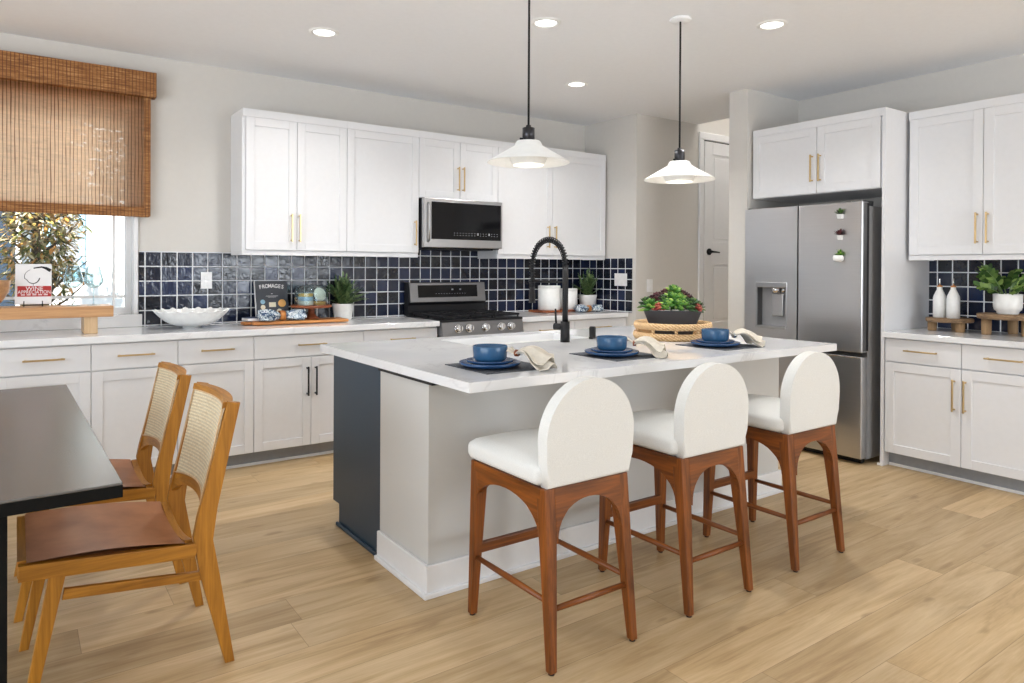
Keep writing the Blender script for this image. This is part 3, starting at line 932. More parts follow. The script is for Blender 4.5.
MB().box(fx + 0.012, fx + 0.075, fy0_ + 0.004, fy1_ - 0.004, 0.735, 0.765).build('pocket_handle', 'void', fr)  # black block paints the shade inside the handle recess
MB().box(fx - 0.002, fx + 0.02, fy0_ + 0.01, fy1_ - 0.01, 0.727, 0.737, 0.003).build('handle_lip', 'chrome', d)
b = MB()
b.box(fx + 0.02, fx + 0.16, fy0_ + 0.01, fy0_ + 0.09, 1.766, 1.80, 0.006); b.box(fx + 0.02, fx + 0.16, fy1_ - 0.09, fy1_ - 0.01, 1.766, 1.80, 0.006)
b.build('hinge_cover', 'dark_steel', fr)

def magnet(z, plant, label, w):
    t = thing('fridge_magnet', label, 'magnet', (fx, 2.642, z - 0.03), 'potted plant magnets on the refrigerator door')
    b = MB()
    if w == 'round':
        b.lathe([(0.0, 0), (0.018, 0.0), (0.033, 0.012), (0.036, 0.03), (0.03, 0.045), (0.026, 0.045), (0.0, 0.04)], (fx - 0.0365, 2.642, z - 0.035), 20)
    else:
        b.hexa([(fx - 0.026, 2.642 - w * 0.8, z - 0.022), (fx - 0.0005, 2.642 - w * 0.8, z - 0.022), (fx - 0.0005, 2.642 + w * 0.8, z - 0.022), (fx - 0.026, 2.642 + w * 0.8, z - 0.022)],
               [(fx - 0.03, 2.642 - w, z + 0.010), (fx - 0.0005, 2.642 - w, z + 0.010), (fx - 0.0005, 2.642 + w, z + 0.010), (fx - 0.03, 2.642 + w, z + 0.010)], 0.002)
    b.build('pot', 'white_ceramic', t)
    b = MB()
    for i in range(26):
        a = i * 2.4
        el = 0.15 + 1.2 * rnd.random()
        dv = Vector((math.cos(a) * math.cos(el) * 0.8 - 0.15, math.sin(a) * math.cos(el), math.sin(el)))
        b.leaf((fx - 0.02, 2.642, z + 0.008), dv, (0, 0, 1), 0.032 + 0.022 * rnd.random(), 0.017)
    for v in b.bm.verts: v.co.x = min(v.co.x, fx - 0.001)
    b.build('plant', plant, t)
magnet(1.70, 'succ_dark', 'top magnet on the fridge door, tiny white pot with spiky green succulent', 0.020)
magnet(1.555, 'succ_purple', 'middle magnet on the fridge door, tiny white pot with dark red succulent', 0.016)
magnet(1.415, 'succ_green', 'bottom magnet on the fridge door, round white pot with low green plant', 'round')

# ------------------------------------------------------------------ microwave
mw = thing('microwave', 'stainless over-range microwave with black glass door', 'microwave', (3.02, 4.955, 1.476))
mx0, mx1, myf = 2.645, 3.39, 4.955
MB().box(mx0, mx1, myf + 0.03, YB - 0.012, 1.482, 1.884, 0.003).build('body', 'black', mw)
b = MB()
b.box(mx0 - 0.002, mx1 + 0.006, myf - 0.012, myf + 0.03, 1.49, 1.884, 0.004)
d = b.build('door', 'steel_x', mw)
MB().box(mx0 + 0.064, mx1 - 0.012, myf - 0.0155, myf - 0.008, 1.556, 1.856, 0.001).build('door_glass', 'black_gloss', d)
b = MB()
for k in range(16):
    xx = mx0 + 0.27 + 0.028 * k
    if k in (8, 12): b.box(xx, xx + 0.014, myf - 0.0162, myf - 0.0152, 1.595, 1.615)
    else:
        b.box(xx, xx + 0.009, myf - 0.0162, myf - 0.0152, 1.59, 1.594); b.box(xx, xx + 0.009, myf - 0.0162, myf - 0.0152, 1.608, 1.612)
b.build('control_marking', 'toe', d)
b = MB()
b.tube([(mx0 + 0.034, myf - 0.010, 1.845), (mx0 + 0.034, myf - 0.034, 1.835), (mx0 + 0.034, myf - 0.034, 1.545), (mx0 + 0.034, myf - 0.010, 1.535)], 0.007, 10)
b.build('handle', 'steel_x', d)
b = MB().box(mx0 + 0.05, mx1 - 0.05, myf + 0.05, myf + 0.33, 1.474, 1.483)
b.build('vent_grille', 'black', mw)

# ------------------------------------------------------------------ gas range
rg = thing('gas_range', 'stainless gas range with black grates and five knobs', 'stove', (3.045, 4.75, 0))
rx0, rx1 = 2.664, 3.428
b = MB()
b.box(rx0, rx1, 4.76, 5.32, 0.04, 0.905, 0.003)
b.box(rx0 + 0.02, rx1 - 0.02, 4.79, 5.3, 0.0, 0.05)
b.build('body', 'black', rg)
d = MB().box(rx0 + 0.004, rx1 - 0.004, 4.715, 4.76, 0.20, 0.755, 0.005).build('oven_door', 'steel_x', rg)
MB().box(rx0 + 0.10, rx1 - 0.10, 4.712, 4.718, 0.30, 0.62).build('door_glass', 'black_gloss', d)
b = MB()
b.tube([(rx0 + 0.05, 4.675, 0.715), (rx1 - 0.05, 4.675, 0.715)], 0.012)
for xx in (rx0 + 0.08, rx1 - 0.08): b.tube([(xx, 4.72, 0.715), (xx, 4.675, 0.715)], 0.009)
b.build('handle', 'chrome', d)
MB().box(rx0 + 0.004, rx1 - 0.004, 4.72, 4.76, 0.045, 0.19, 0.005).build('storage_drawer', 'steel_x', rg)
MB().box(rx0, rx1, 4.70, 4.78, 0.758, 0.795, 0.003).build('vent_strip', 'black', rg)
b = MB()
b.prism([(4.78, 0.80), (4.668, 0.80), (4.690, 0.905), (4.78, 0.915)], lambda y, z: (rx0, y, z), (rx1 - rx0, 0, 0), 0.004)
cp = b.build('control_panel', 'range_steel', rg)
for i, kx in enumerate((0.135, 0.235, 0.385, 0.535, 0.632)):
    xx = rx0 + kx
    n = Vector((0, -0.98, 0.2))
    c = Vector((xx, 4.677, 0.853))
    b = MB()
    b.cyl(c, c + n * 0.012, 0.034, 0.032, 24)
    b.cyl(c + n * 0.012, c + n * 0.040, 0.027, 0.024, 24)
    b.box(xx - 0.005, xx + 0.005, c.y - 0.05, c.y - 0.03, c.z - 0.016, c.z + 0.030, 0.002)
    b.build('knob', 'chrome', cp)
MB().box(rx0, rx1, 4.685, 5.30, 0.905, 0.925, 0.004).build('cooktop', 'black', rg)
b = MB()
for gx0, gx1 in ((rx0 + 0.02, rx0 + 0.265), (rx0 + 0.275, rx0 + 0.49), (rx0 + 0.50, rx1 - 0.02)):
    for yy in (4.715, 5.20): b.box(gx0, gx1, yy - 0.008, yy + 0.008, 0.940, 0.956, 0.002)
    for xx in (gx0, gx1 - 0.014): b.box(xx, xx + 0.014, 4.715, 5.20, 0.940, 0.956, 0.002)
    mid = (gx0 + gx1) / 2
    b.box(mid - 0.006, mid + 0.006, 4.715, 5.20, 0.942, 0.958, 0.002)
    for yy in (4.83, 4.96, 5.08): b.box(gx0, gx1, yy - 0.006, yy + 0.006, 0.942, 0.958, 0.002)
    for xx in (gx0 + 0.007, gx1 - 0.007):
        for yy in (4.72, 4.96, 5.195): b.cyl((xx, yy, 0.924), (xx, yy, 0.942), 0.007, seg=8)
b.build('grate', 'black', rg)
for xx, yy in ((0.14, 4.83), (0.14, 5.08), (0.382, 4.95), (0.63, 4.83), (0.63, 5.08)):
    MB().lathe([(0, 0.012), (0.03, 0.012), (0.034, 0.006), (0.045, 0.004), (0.048, 0.0)], (rx0 + xx, yy, 0.9245), 20).build('burner', 'graphite_metal', rg)
b = MB()
b.prism([(5.24, 0.925), (5.33, 0.925), (5.33, 1.20), (5.27, 1.20), (5.245, 1.03), (5.262, 1.01), (5.262, 0.96), (5.24, 0.95)], lambda y, z: (rx0, y, z), (rx1 - rx0, 0, 0), 0.002)
bg = b.build('backguard', 'black', rg)
b = MB()
b.hexa([(rx0 + 0.01, 5.232, 1.035), (rx1 - 0.01, 5.232, 1.035), (rx1 - 0.01, 5.25, 1.035), (rx0 + 0.01, 5.25, 1.035)],
       [(rx0 + 0.01, 5.254, 1.198), (rx1 - 0.01, 5.254, 1.198), (rx1 - 0.01, 5.272, 1.198), (rx0 + 0.01, 5.272, 1.198)], 0.003)
b.build('backguard_face', 'range_steel', bg)
b = MB()
b.hexa([(rx0 + 0.085, 5.234, 1.075), (rx1 - 0.095, 5.234, 1.075), (rx1 - 0.095, 5.25, 1.075), (rx0 + 0.085, 5.25, 1.075)],
       [(rx0 + 0.085, 5.2455, 1.178), (rx1 - 0.095, 5.2455, 1.178), (rx1 - 0.095, 5.26, 1.178), (rx0 + 0.085, 5.26, 1.178)])
b.build('display', 'black_gloss', bg)
b = MB()
for k in range(12):
    xx = rx0 + 0.25 + k * 0.026
    b.box(xx, xx + 0.010, 5.2345, 5.2385, 1.104, 1.107)
    if k in (6, 9): b.box(xx, xx + 0.018, 5.239, 5.241, 1.134, 1.146)
b.build('control_marking', 'toe', bg)

# ------------------------------------------------------------------ island
ix0, ix1, iy0, iy1 = 1.331, 3.735, 2.142, 3.652
isl = thing('kitchen_island', 'kitchen island with pale grey wall, white baseboard and navy end cabinet', 'island', (2.55, 2.95, 0))
bx0, bx1, byf = 1.36, 3.725, 2.497
ym = 2.956
MB().box(bx0, bx1, byf, ym, 0.0, 0.858).build('knee_wall', 'island_wall', isl)
b = MB()
for z0, z1, th in ((0.0, 0.020, 0.030), (0.0, 0.128, 0.016)):
    b.box(bx0 - th, bx1 + th, byf - th, byf - 0.0005, z0, z1, 0.004)
    b.box(bx0 - th, bx0 - 0.0005, byf - 0.0005, ym, z0, z1, 0.004)
    b.box(bx1 + 0.0005, bx1 + th, byf - 0.0005, ym, z0, z1, 0.004)
b.build('baseboard', 'trim', isl)
b = MB()
b.box(bx0 - 0.002, bx0 + 0.016, ym, 3.445, 0.0, 0.872)
b.box(bx0 - 0.002, bx0 + 0.016, 3.445, 3.527, 0.112, 0.872)
o = b.build('side_panel', 'navy_paint', isl); o['label'] = 'navy painted cabinet end'
b = MB()
b.box(bx1 - 0.016, bx1, ym, 3.445, 0.0, 0.872)
b.box(bx1 - 0.016, bx1, 3.445, 3.527, 0.112, 0.872)
o = b.build('side_panel', 'navy_paint', isl); o['label'] = 'navy painted cabinet end'
MB().box(bx0 - 0.016, bx0 - 0.002, ym, 3.46, 0.0, 0.02, 0.006).build('shoe_moulding', 'navy_paint', isl)
b = MB()
b.box(bx0 + 0.016, 1.94, ym + 0.002, 3.525, 0.112, 0.872); b.box(2.84, bx1 - 0.016, ym + 0.002, 3.525, 0.112, 0.872)
b.box(1.94, 2.84, ym + 0.002, 3.525, 0.112, 0.66)
b.box(bx0 + 0.016, bx1 - 0.016, ym + 0.002, 3.445, 0, 0.112)
b.build('carcass', 'navy_paint', isl)
def mpI(a0, a1, d0, d1, z0, z1): return (a0, a1, 3.546 + d0, 3.546 + d1, z0, z1)
n = 5
for i in range(n):
    w = (bx1 - bx0 - 0.01) / n
    a0 = bx0 + 0.005 + i * w
    g = 0.002
    b = MB()
    st = 0.058
    b.box(a0 + g, a0 + st, 3.5255, 3.546, 0.114, 0.868, 0.0015); b.box(a0 + w - st, a0 + w - g, 3.5255, 3.546, 0.114, 0.868, 0.0015)
    b.box(a0 + st, a0 + w - st, 3.5255, 3.546, 0.114, 0.172, 0.0015); b.box(a0 + st, a0 + w - st, 3.5255, 3.546, 0.81, 0.868, 0.0015)
    b.box(a0 + 0.03, a0 + w - 0.03, 3.5255, 3.538, 0.14, 0.84)
    dd = b.build('door', 'navy_paint', isl); dd['label'] = 'navy painted cabinet door'
    handle(dd, mpI, a0 + 0.04, 0.62, True)
b = MB()
for yy in (2.45, ): b.box(1.348, 1.46, yy, ym, 0.8585, 0.8755)
b.build('support_bracket', 'black', isl)
# quartz top with the sink cut-out
sx0, sx1, sy0, sy1 = 1.98, 2.80, 3.135, 3.50
b = MB()
xs = [ix0, sx0, sx1, ix1]; ys = [iy0, sy0, sy1, iy1]
vt = {}
for k, zz in enumerate((0.876, 0.914)):
    for i, xx in enumerate(xs):
        for j, yy in enumerate(ys):
            vt[i, j, k] = b.bm.verts.new((xx, yy, zz))
for i in range(3):
    for j in range(3):
        if (i, j) == (1, 1): continue
        b.bm.faces.new([vt[i, j, 1], vt[i + 1, j, 1], vt[i + 1, j + 1, 1], vt[i, j + 1, 1]])
        b.bm.faces.new([vt[i, j, 0], vt[i, j + 1, 0], vt[i + 1, j + 1, 0], vt[i + 1, j, 0]])
for i in range(3):
    b.bm.faces.new([vt[i, 0, 0], vt[i + 1, 0, 0], vt[i + 1, 0, 1], vt[i, 0, 1]])
    b.bm.faces.new([vt[i + 1, 3, 0], vt[i, 3, 0], vt[i, 3, 1], vt[i + 1, 3, 1]])
    b.bm.faces.new([vt[0, i + 1, 0], vt[0, i, 0], vt[0, i, 1], vt[0, i + 1, 1]])
    b.bm.faces.new([vt[3, i, 0], vt[3, i + 1, 0], vt[3, i + 1, 1], vt[3, i, 1]])
b.bm.faces.new([vt[1, 1, 0], vt[1, 1, 1], vt[2, 1, 1], vt[2, 1, 0]]); b.bm.faces.new([vt[2, 2, 0], vt[2, 2, 1], vt[1, 2, 1], vt[1, 2, 0]])
b.bm.faces.new([vt[1, 2, 0], vt[1, 2, 1], vt[1, 1, 1], vt[1, 1, 0]]); b.bm.faces.new([vt[2, 1, 0], vt[2, 1, 1], vt[2, 2, 1], vt[2, 2, 0]])
o = b.build('island_countertop', 'quartz')
tag(o, 'large white quartz island top with faint grey veins', 'countertop')
sk = thing('kitchen_sink', 'white undermount sink set into the island top behind the faucet', 'sink', (2.39, 3.317, 0.68))
b = MB()
e = 0.012
b.box(sx0 - e, sx1 + e, sy0 - e, sy1 + e, 0.67, 0.685)
b.box(sx0 - e, sx0, sy0 - e, sy1 + e, 0.685, 0.8755); b.box(sx1, sx1 + e, sy0 - e, sy1 + e, 0.685, 0.8755)
b.box(sx0, sx1, sy0 - e, sy0, 0.685, 0.8755); b.box(sx0, sx1, sy1, sy1 + e, 0.685, 0.8755)
b.build('basin', 'white_ceramic', sk)
MB().lathe([(0, 0.004), (0.03, 0.004), (0.045, 0.002), (0.046, 0.0)], (2.39, 3.3, 0.685), 20).build('drain', 'chrome', sk)

# faucet
FX, FY, FZ = 2.515, 3.035, 0.914
fc = thing('kitchen_faucet', 'tall matte black spring-neck faucet on the island', 'faucet', (FX, FY, FZ))
MB().cyl((FX, FY, FZ), (FX, FY, FZ + 0.115), 0.027, 0.026, 20).build('base', 'black', fc)
b = MB()
b.cyl((FX, FY, FZ + 0.115), (FX, FY, FZ + 0.43), 0.0165, 0.0165, 16)
b.build('riser', 'black', fc)
arc = []
R_ = 0.155
for i in range(41):
    a = PI * i / 40
    arc.append(Vector((FX, FY + R_ - R_ * math.cos(a), FZ + 0.43 + 0.148 * math.sin(a))))
for i in range(1, 14): arc.append(Vector((FX, FY + 2 * R_, FZ + 0.43 - i * 0.0085)))
MB().tube(arc, 0.0095, 10).build('hose', 'black', fc)
b = MB()
dist = [0.0]
for p, q in zip(arc, arc[1:]): dist.append(dist[-1] + (q - p).length)
NT_ = 34
coil = []
for k in range(NT_ * 10 + 1):
    s = dist[-1] * k / (NT_ * 10)
    i = max(j for j in range(len(dist)) if dist[j] <= s + 1e-9)
    i = min(i, len(arc) - 2)
    f = (s - dist[i]) / (dist[i + 1] - dist[i])
    p = arc[i].lerp(arc[i + 1], f)
    d = (arc[min(i + 2, len(arc) - 1)] - arc[max(i - 1, 0)]).normalized()
    a = Vector((1, 0, 0)); c = d.cross(a)
    th = 2 * PI * k / 10
    coil.append(p + (a * math.cos(th) + c * math.sin(th)) * 0.0155)
b.tube(coil, 0.0036, 5)
b.build('spring', 'black', fc)
b = MB()
hy = FY + 2 * R_
b.cyl((FX, hy, FZ + 0.335), (FX, hy, FZ + 0.30), 0.014, 0.017, 16)
b.cyl((FX, hy, FZ + 0.30), (FX, hy, FZ + 0.205), 0.0165, 0.020, 16)
b.build('spray_head', 'black', fc)
b = MB()
b.cyl((FX, FY + 0.01, FZ + 0.335), (FX, hy - 0.012, FZ + 0.335), 0.0075, seg=10)
b.tube([(FX + 0.02 * math.cos(t_ * PI / 8), hy + 0.02 * math.sin(t_ * PI / 8), FZ + 0.335) for t_ in range(17)], 0.005, 8)
b.build('dock_arm', 'black', fc)
b = MB()
b.cyl((FX, FY, FZ + 0.085), (FX - 0.035, FY + 0.055, FZ + 0.085), 0.019, 0.019, 14)
b.cyl((FX - 0.028, FY + 0.045, FZ + 0.09), (FX - 0.03, FY + 0.05, FZ + 0.185), 0.0065, 0.0055, 10)
b.build('lever', 'black', fc)
o = MB().lathe([(0, 0), (0.023, 0), (0.023, 0.008), (0.0195, 0.010), (0.0195, 0.066), (0.0175, 0.068), (0.0175, 0.072), (0.0, 0.072)], (2.765, 3.085, 0.914), 20).build('sink_button', 'black')
tag(o, 'short black cylinder button beside the faucet on the island', 'sink fitting')

# ------------------------------------------------------------------ bar stools
def make_stool(cx, cy_, label, group):
    t = thing('bar_stool', label, 'stool', (cx, cy_, 0), group)
    def P(x, y, z): return Vector((cx + x, cy_ + y, z))
    zt = 0.590
    for sx in (-1, 1):
        for syy in (-1, 1):
            xo, yo = sx * 0.198, (-0.215 if syy < 0 else 0.249)
            ybot = -0.270 if syy < 0 else 0.243
            wt, wb = 0.052, 0.028
            def quad(x, y, w, z):
                xs_ = sorted((x, x - sx * w)); ys_ = sorted((y, y - syy * w))
                return [P(xs_[0], ys_[0], z), P(xs_[1], ys_[0], z), P(xs_[1], ys_[1], z), P(xs_[0], ys_[1], z)]
            b = MB()
            b.hexa(quad(xo, ybot, wb, 0.006), quad(xo - sx * 0.008 + 0.008, yo, wt, zt), 0.004)
            c = sum(quad(xo, ybot, wb, 0.0), Vector()) / 4
            lg = b.build('leg', 'cherry', t)
            MB().cyl(c, c + Vector((0, 0, 0.008)), 0.011, seg=12).build('glide', 'black', lg)
    # arched aprons
    def arch(half, zspring, apex, zin):
        pts = [(-half, zt), (-half, zspring), (-half + 0.004, zspring)]
        k = 18
        for i in range(k + 1):
            a = PI - PI * i / k
            pts.append(((half - 0.004) * math.cos(a), zspring + (apex - zspring) * math.sin(a) ** 0.85))
        pts += [(half - 0.004, zspring), (half, zspring), (half, zt)]
        return pts[::-1]
    for yo, rk in ((-0.217, 0.093), (0.227, 0.008)):
        b = MB(); b.prism(arch(0.150, 0.41, 0.540, 0), lambda a, z: P(a + 0.007, yo - rk * (zt - z), z), (0, 0.022, 0), 0.002); b.build('apron', 'cherry_x', t)
    for xo in (-0.183, 0.175):
        b = MB(); b.prism(arch(0.206, 0.41, 0.540, 0), lambda a, z: P(xo, a + 0.017, z), (0.022, 0, 0), 0.002); b.build('apron', 'cherry_y', t)
    # rungs
    b = MB(); b.tube([P(-0.178, -0.234, 0.197), P(0, -0.234, 0.197), P(0.182, -0.234, 0.197)], [0.009, 0.0115, 0.009], 12); b.build('stretcher', 'cherry_x', t)
    for sx in (-1, 1):
        b = MB(); b.tube([P(sx * 0.178 + 0.003, -0.226, 0.222), P(sx * 0.178 + 0.003, 0, 0.222), P(sx * 0.178 + 0.003, 0.215, 0.222)], [0.009, 0.0115, 0.009], 12); b.build('stretcher', 'cherry_y', t)
    b = MB(); b.box(cx - 0.172, cx + 0.172, cy_ + 0.207, cy_ + 0.228, 0.236, 0.276, 0.004); b.build('footrest', 'cherry_x', t)
    # seat
    b = MB(); b.puff(P(0.008, 0.040, 0.629), (0.201, 0.229, 0.040), 0.030, 0.026, 14, 0.01); b.build('seat_cushion', 'upholstery', t)
    # rounded backrest
    hw, zb, zc = 0.200, 0.5905, 0.748
    k = 28
    poly = [(-hw + 0.012, zb), (hw - 0.012, zb), (hw - 0.004, zb + 0.07)] + [(hw * math.cos(PI * i / k), zc + (0.948 - zc) * math.sin(PI * i / k)) for i in range(k + 1)] + [(-hw + 0.004, zb + 0.07)]
    b = MB()
    b.prism(poly, lambda a, z: P(a + 0.018, -0.220 - 0.03 * (z - zb), z), (0, 0.052, 0), 0.012, 4)
    for f in b.bm.faces: f.smooth = len(f.verts) <= 4
    o = b.build('backrest', 'upholstery', t)
    return t
gs = 'bar stools along the island'
YS = 2.043
make_stool(1.6145, YS, 'white arched-back bar stool nearest the navy island end, before the first place setting', gs)
st0 = [o for o in bpy.data.objects if o.name.startswith('bar_stool')][0]
dup(st0, (2.285, YS, 0), 'white arched-back bar stool in the middle of the three')
dup(st0, (2.982, YS, 0), 'white arched-back bar stool nearest the refrigerator, farthest from the navy end')

# ------------------------------------------------------------------ dining chairs
def make_chair(ox, oy, label, group):
    # faces -x; side planes at y = +-0.25
    t = thing('dining_chair', label, 'chair', (ox, oy, 0), group)
    def P(x, y, z): return Vector((ox + x - 0.31, oy + y, z))
    hw = 0.25
    th = 0.026
    for sgn in (-1, 1):
        y0 = sgn * hw
        dv = (0, -sgn * th, 0)
        mk = lambda poly: MB().prism(poly, lambda x, z: P(x, y0, z), dv, 0.003)
        mk([(0.574, 0.0), (0.604, 0.0), (0.556, 0.30), (0.531, 0.425), (0.548, 0.53), (0.620, 0.868), (0.581, 0.876), (0.486, 0.50), (0.474, 0.44), (0.498, 0.30)]).build('rear_leg', 'oak', t)
        mk([(0.010, 0.0), (0.038, 0.0), (0.124, 0.415), (0.080, 0.415)]).build('front_leg', 'oak', t)
        mk([(0.006, 0.414), (0.480, 0.376), (0.490, 0.421), (0.006, 0.462)]).build('seat_rail', 'oak_x', t)
        MB().prism([(0.113, 0.335), (0.506, 0.296), (0.508, 0.324), (0.119, 0.366)], lambda x, z: P(x, y0 - sgn * 0.004, z), (0, -sgn * 0.018, 0), 0.002).build('stretcher', 'oak_x', t)
    iw = hw - th
    def dip(v): return 0.030 * (1 - v * v)
    # front and back rails, top edge curved
    for x0, wdt, zt_, nm in ((0.004, 0.022, 0.468, 'front_rail'), (0.452, 0.024, 0.432, 'back_rail')):
        b = MB()
        k = 14
        poly = [(-iw, zt_ - 0.05), (iw, zt_ - 0.05)] + [(iw - 2 * iw * i / k, zt_ - dip(1 - 2 * i / k) * (1.0 if nm == 'back_rail' else 0.35)) for i in range(k + 1)]
        b.prism(poly, lambda y, z: P(x0, y, z), (wdt, 0, 0), 0.002)
        b.build(nm, 'oak_y', t)
    # leather sling
    def seat(u, v, dz):
        x = 0.027 + 0.424 * u
        w = 2 * v - 1
        z = 0.4665 - 0.0365 * u - 0.8 * dip(w) * (0.3 + 0.7 * u) + 0.012 * math.sin(PI * u) + dz
        return P(x, w * (hw - 0.003), z)
    b = MB()
    b.grid(lambda u, v: seat(u, v, 0), 16, 16); b.grid(lambda u, v: seat(u, v, -0.016), 16, 16)
    b.grid(lambda u, v: seat(0, u, -0.016 * v), 16, 1); b.grid(lambda u, v: seat(1, u, -0.016 * v), 16, 1)
    b.build('seat', 'leather', t)
    # curved back: top rail, bottom rail, cane
    def back(v, z, dx=0.0):
        # v in -1..1 across, gentle backward bow
        f = (z - 0.43) / 0.445
        return P(0.484 + 0.098 * f + 0.034 * (1 - v * v) + dx, v * (iw + 0.012), z)
    def slab(z0f, z1f, x0, x1, n=18):
        b = MB()
        ring = lambda u: [back(u, z0f(u), x0), back(u, z0f(u), x1), back(u, z1f(u), x1), back(u, z1f(u), x0)]
        rows = [[b.bm.verts.new(p) for p in ring(-1 + 2 * i / n)] for i in range(n + 1)]
        for a, c in zip(rows, rows[1:]):
            for j in range(4):
                b.bm.faces.new([a[j], a[(j + 1) % 4], c[(j + 1) % 4], c[j]])
        b.bm.faces.new(rows[0]); b.bm.faces.new(rows[-1][::-1])
        return b
    slab(lambda u: 0.852, lambda u: 0.873, -0.014, 0.016).build('top_rail', 'oak_y', t)
    lo = lambda u: 0.548 - 0.016 * u * u
    slab(lambda u: lo(u) - 0.030 - 0.045 * u ** 6, lambda u: lo(u) + 0.004, -0.009, 0.014).build('lower_rail', 'oak_y', t)
    for sgn in (-1, 1):
        b = MB()
        y0 = sgn * iw
        b.hexa([back(sgn * 1.0, 0.54, 0.002), back(sgn * 1.0, 0.54, 0.02), back(sgn * 0.93, 0.54, 0.014), back(sgn * 0.93, 0.54, 0.002)],
               [back(sgn * 1.0, 0.85, 0.002), back(sgn * 1.0, 0.85, 0.02), back(sgn * 0.93, 0.85, 0.014), back(sgn * 0.93, 0.85, 0.002)])
        b.build('back_stile', 'oak', t)
    slab(lambda u: lo(u) + 0.002, lambda u: 0.855, -0.008, -0.006, 24).build('cane_panel', 'cane', t)
    # pale spline round the cane
    b = MB()
    loop = [back(-0.98 + 1.96 * i / 20, 0.850, -0.012) for i in range(21)] + [back(0.98, 0.850 - 0.295 * i / 6, -0.012) for i in range(1, 6)] + \
           [back(0.98 - 1.96 * i / 20, lo(0.98 - 1.96 * i / 20) + 0.008, -0.012) for i in range(21)] + [back(-0.98, 0.56 + 0.29 * i / 6, -0.012) for i in range(1, 7)]
    b.tube(loop, 0.0032, 6)
    b.build('cane_spline', 'pale_oak_z', t)
    return t
gc = 'cane-back chairs at the black table'
make_chair(0.31, 2.707, 'golden oak cane-back dining chair with tan leather seat, nearer the camera', gc)
ch0 = [o for o in bpy.data.objects if o.name.startswith('dining_chair')][0]
dup(ch0, (0.295, 3.43, 0), 'golden oak cane-back dining chair farther from the camera, behind the first one')

# dining table
tb = thing('dining_table', 'black dining table with thick top at the left edge', 'table', (-0.3, 2.97, 0))
table_turn = 0.0166
MB().box(-0.82, 0.2155, 2.075, 3.955, 0.754, 0.76, 0.002).build('tabletop', 'table', tb)
o = MB().box(-0.82, 0.2155, 2.075, 3.955, 0.722, 0.7538, 0.001).build('tabletop_edge', 'ebony', tb); o['label'] = 'shaded black table edge'  # split off in black to paint in the shade on the edge
for xx in (-0.125, -0.585):
    for yy in (2.10, 3.83):
        MB().box(xx, xx + 0.095, yy, yy + 0.095, 0.0, 0.7218, 0.003).build('leg', 'ebony', tb)
b = MB()
for xx in (-0.125, -0.585): b.box(xx + 0.025, xx + 0.07, 2.195, 3.83, 0.64, 0.7215)
b.build('apron', 'ebony', tb)
tb.rotation_euler = (0, 0, table_turn)

# ------------------------------------------------------------------ place settings
def setting(cx, cy_, which):
    ang = 0.0
    o = MB().box(cx - 0.165, cx + 0.165, cy_ - 0.165, cy_ + 0.165, 0.9142, 0.9172, 0.001).build('placemat', 'placemat')
    tag(o, 'charcoal woven placemat under the %s blue plates on the island' % which, 'placemat', 'placemats on the island')
    z = 0.9175
    px, py = cx - 0.05, cy_ - 0.01
    o = MB().lathe([(0, 0), (0.085, 0), (0.095, 0.004), (0.126, 0.014), (0.128, 0.023), (0.124, 0.024), (0.092, 0.010), (0, 0.009)], (px, py, z), 48).build('dinner_plate', 'shaded_plate')
    tag(o, 'large blue dinner plate, lowest of the %s setting' % which, 'plate', 'blue dinner plates')
    z2 = z + 0.0135
    o = MB().lathe([(0, 0), (0.066, 0), (0.074, 0.003), (0.098, 0.011), (0.100, 0.018), (0.096, 0.019), (0.072, 0.009), (0, 0.008)], (px, py, z2), 48).build('salad_plate', 'shaded_plate')
    tag(o, 'smaller blue plate between bowl and dinner plate of the %s setting' % which, 'plate', 'blue salad plates')
    z3 = z2 + 0.0105
    o = MB().lathe([(0, 0), (0.052, 0), (0.062, 0.005), (0.070, 0.018), (0.0725, 0.062), (0.071, 0.065), (0.0685, 0.062), (0.066, 0.022), (0.056, 0.010), (0, 0.008)], (px, py, z3), 48).build('bowl', 'blue_ceramic')
    tag(o, 'blue straight-sided bowl on top of the %s setting' % which, 'bowl', 'blue bowls on the island')

